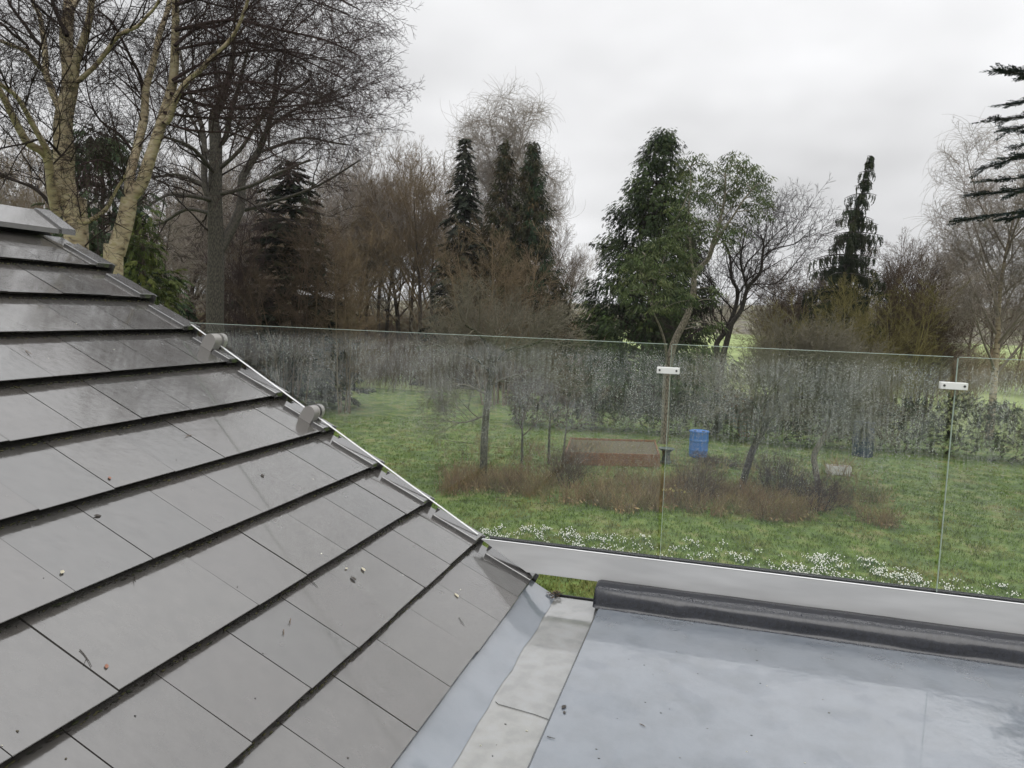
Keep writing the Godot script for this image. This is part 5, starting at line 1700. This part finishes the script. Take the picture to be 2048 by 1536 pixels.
	for k in 9000:
		var f := rng.randf()
		var p := Vector3((lerpf(10.0, 24.0, f) if k % 9 == 0 else lerpf(-44.0, -9.5, f)), 0, -51.0 - 18.0 * rng.randf() + 6.0 * sin(f * 9.0))
		where.append(Transform3D(along(Vector3(rnd(-0.5, 0.5), 1, rnd(-0.5, 0.5)).normalized(), rnd(1.4, 3.4)), p + Vector3(0, rnd(0, 3.2) * rng.randf() * (1.0 if p.x < -10.0 else 0.3), 0)))
	u = scatter(self, "undergrowth", twig_meshes[0], M.twig_tan, where)
	tag(u, "far pale brown thicket beyond the field", "undergrowth", "", "stuff")
	# hedge
	var h := thing("hedge", "dark clipped hedge of twigs and evergreen leaves across the garden end", "hedge", Vector3(2.0, 0, -28.8))
	var tw := []
	where = []
	cols = []
	var leaf := fan_spray(10, 0.24, 0.02, 0.1, 0.8)
	for k in 9000:
		var f := rng.randf()
		var p := Vector3(lerpf(-8.0, 13.0, f), 0, 0.0)
		p.z = -28.9 + 0.25 * sin(p.x * 0.7) + rnd(-0.75, 0.75)
		var top := 1.65 + 0.18 * sin(p.x * 1.7) + 0.12 * sin(p.x * 4.1) + (0.25 if p.x > 5.5 else 0.0)
		p.y = top * pow(rng.randf(), 0.7)
		if k % 2 == 0:
			p.y *= 0.85
			tw.append(Transform3D(along(Vector3(rnd(-0.8, 0.8), 1, rnd(-0.8, 0.8)).normalized(), rnd(0.35, 0.65)), p - h.position))
		else:
			where.append(Transform3D(leaf_frame(Vector3(rnd(-1, 1), rnd(-0.2, 1), rnd(-0.4, 1)), rnd(0.7, 1.3)), p - h.position))
			cols.append(tint([Color(0.026, 0.032, 0.017), Color(0.036, 0.04, 0.02), Color(0.045, 0.034, 0.022), Color(0.018, 0.023, 0.014)][rng.randi() % 4], 0.3))
	scatter(h, "branches", twig_meshes[0], M.twig_purple, tw)
	scatter(h, "foliage", leaf, M.leaf, where, cols)


# ---------------------------------------------------------------- sky
func cloudy_sky() -> ImageTexture:
	var w := 1024
	var h := 512
	var im := Image.create(w, h, false, Image.FORMAT_RGBF)
	var big := noise(0.4, 81, 3)
	var small := noise(1.6, 82, 4)
	for y in h:
		var el := PI * (0.5 - (y + 0.5) / h)
		for x in w:
			var a := TAU * (x + 0.5) / w
			var up := maxf(sin(el), 0.0)
			var k := 1.0 / (up + 0.22)
			var px := cos(a) * cos(el) * k
			var pz := sin(a) * cos(el) * k
			var c := 0.6 * big.get_noise_3d(px, pz, 1.0) + 0.28 * small.get_noise_3d(px, pz, 5.0)
			var v := clampf(0.79 + 0.55 * c, 0.58, 1.0) * (1.0 + 2.0 * up * up * up)
			im.set_pixel(x, y, Color(v * 0.985, v * 0.99, v * 1.005))
	return ImageTexture.create_from_image(im)


func _ready() -> void:
	rng.seed = 20240213
	# camera
	var cam := Camera3D.new()
	cam.name = "camera"
	cam.position = Vector3(0, 4.5, 0)
	cam.rotation_order = EULER_ORDER_YXZ
	cam.rotation_degrees = Vector3(-5.528, 15.582, 2.013)
	cam.fov = 54.04
	cam.near = 0.05
	cam.far = 3000.0
	add_child(cam)
	# sky, haze and exposure
	var we := WorldEnvironment.new()
	we.name = "world_environment"
	var env := Environment.new()
	env.background_mode = Environment.BG_SKY
	var sky := Sky.new()
	var pano := PanoramaSkyMaterial.new()
	pano.panorama = cloudy_sky()
	sky.sky_material = pano
	env.sky = sky
	env.tonemap_mode = Environment.TONE_MAPPER_LINEAR
	env.tonemap_exposure = 1.05
	env.sdfgi_enabled = true
	env.ssao_enabled = true
	env.ssil_enabled = true
	env.fog_enabled = FOG
	env.fog_density = 0.0003
	env.fog_light_color = Color(0.86, 0.87, 0.88)
	we.environment = env
	add_child(we)
	# the sun, spread wide by the cloud
	var sun := DirectionalLight3D.new()
	sun.name = "sun"
	sun.light_energy = 0.25
	sun.light_angular_distance = 40.0
	sun.light_color = Color(1.0, 0.985, 0.96)
	sun.shadow_enabled = true
	sun.rotation_degrees = Vector3(-62, 20, 0)
	add_child(sun)

	make_materials()
	build_ground()
	build_tiled_roof()
	build_flat_roof()
	build_balustrade()
	make_twigs()
	build_conifers()
	build_near_trees()
	build_far_trees()
	build_garden_things()
	build_small_plants()
	build_scraps()
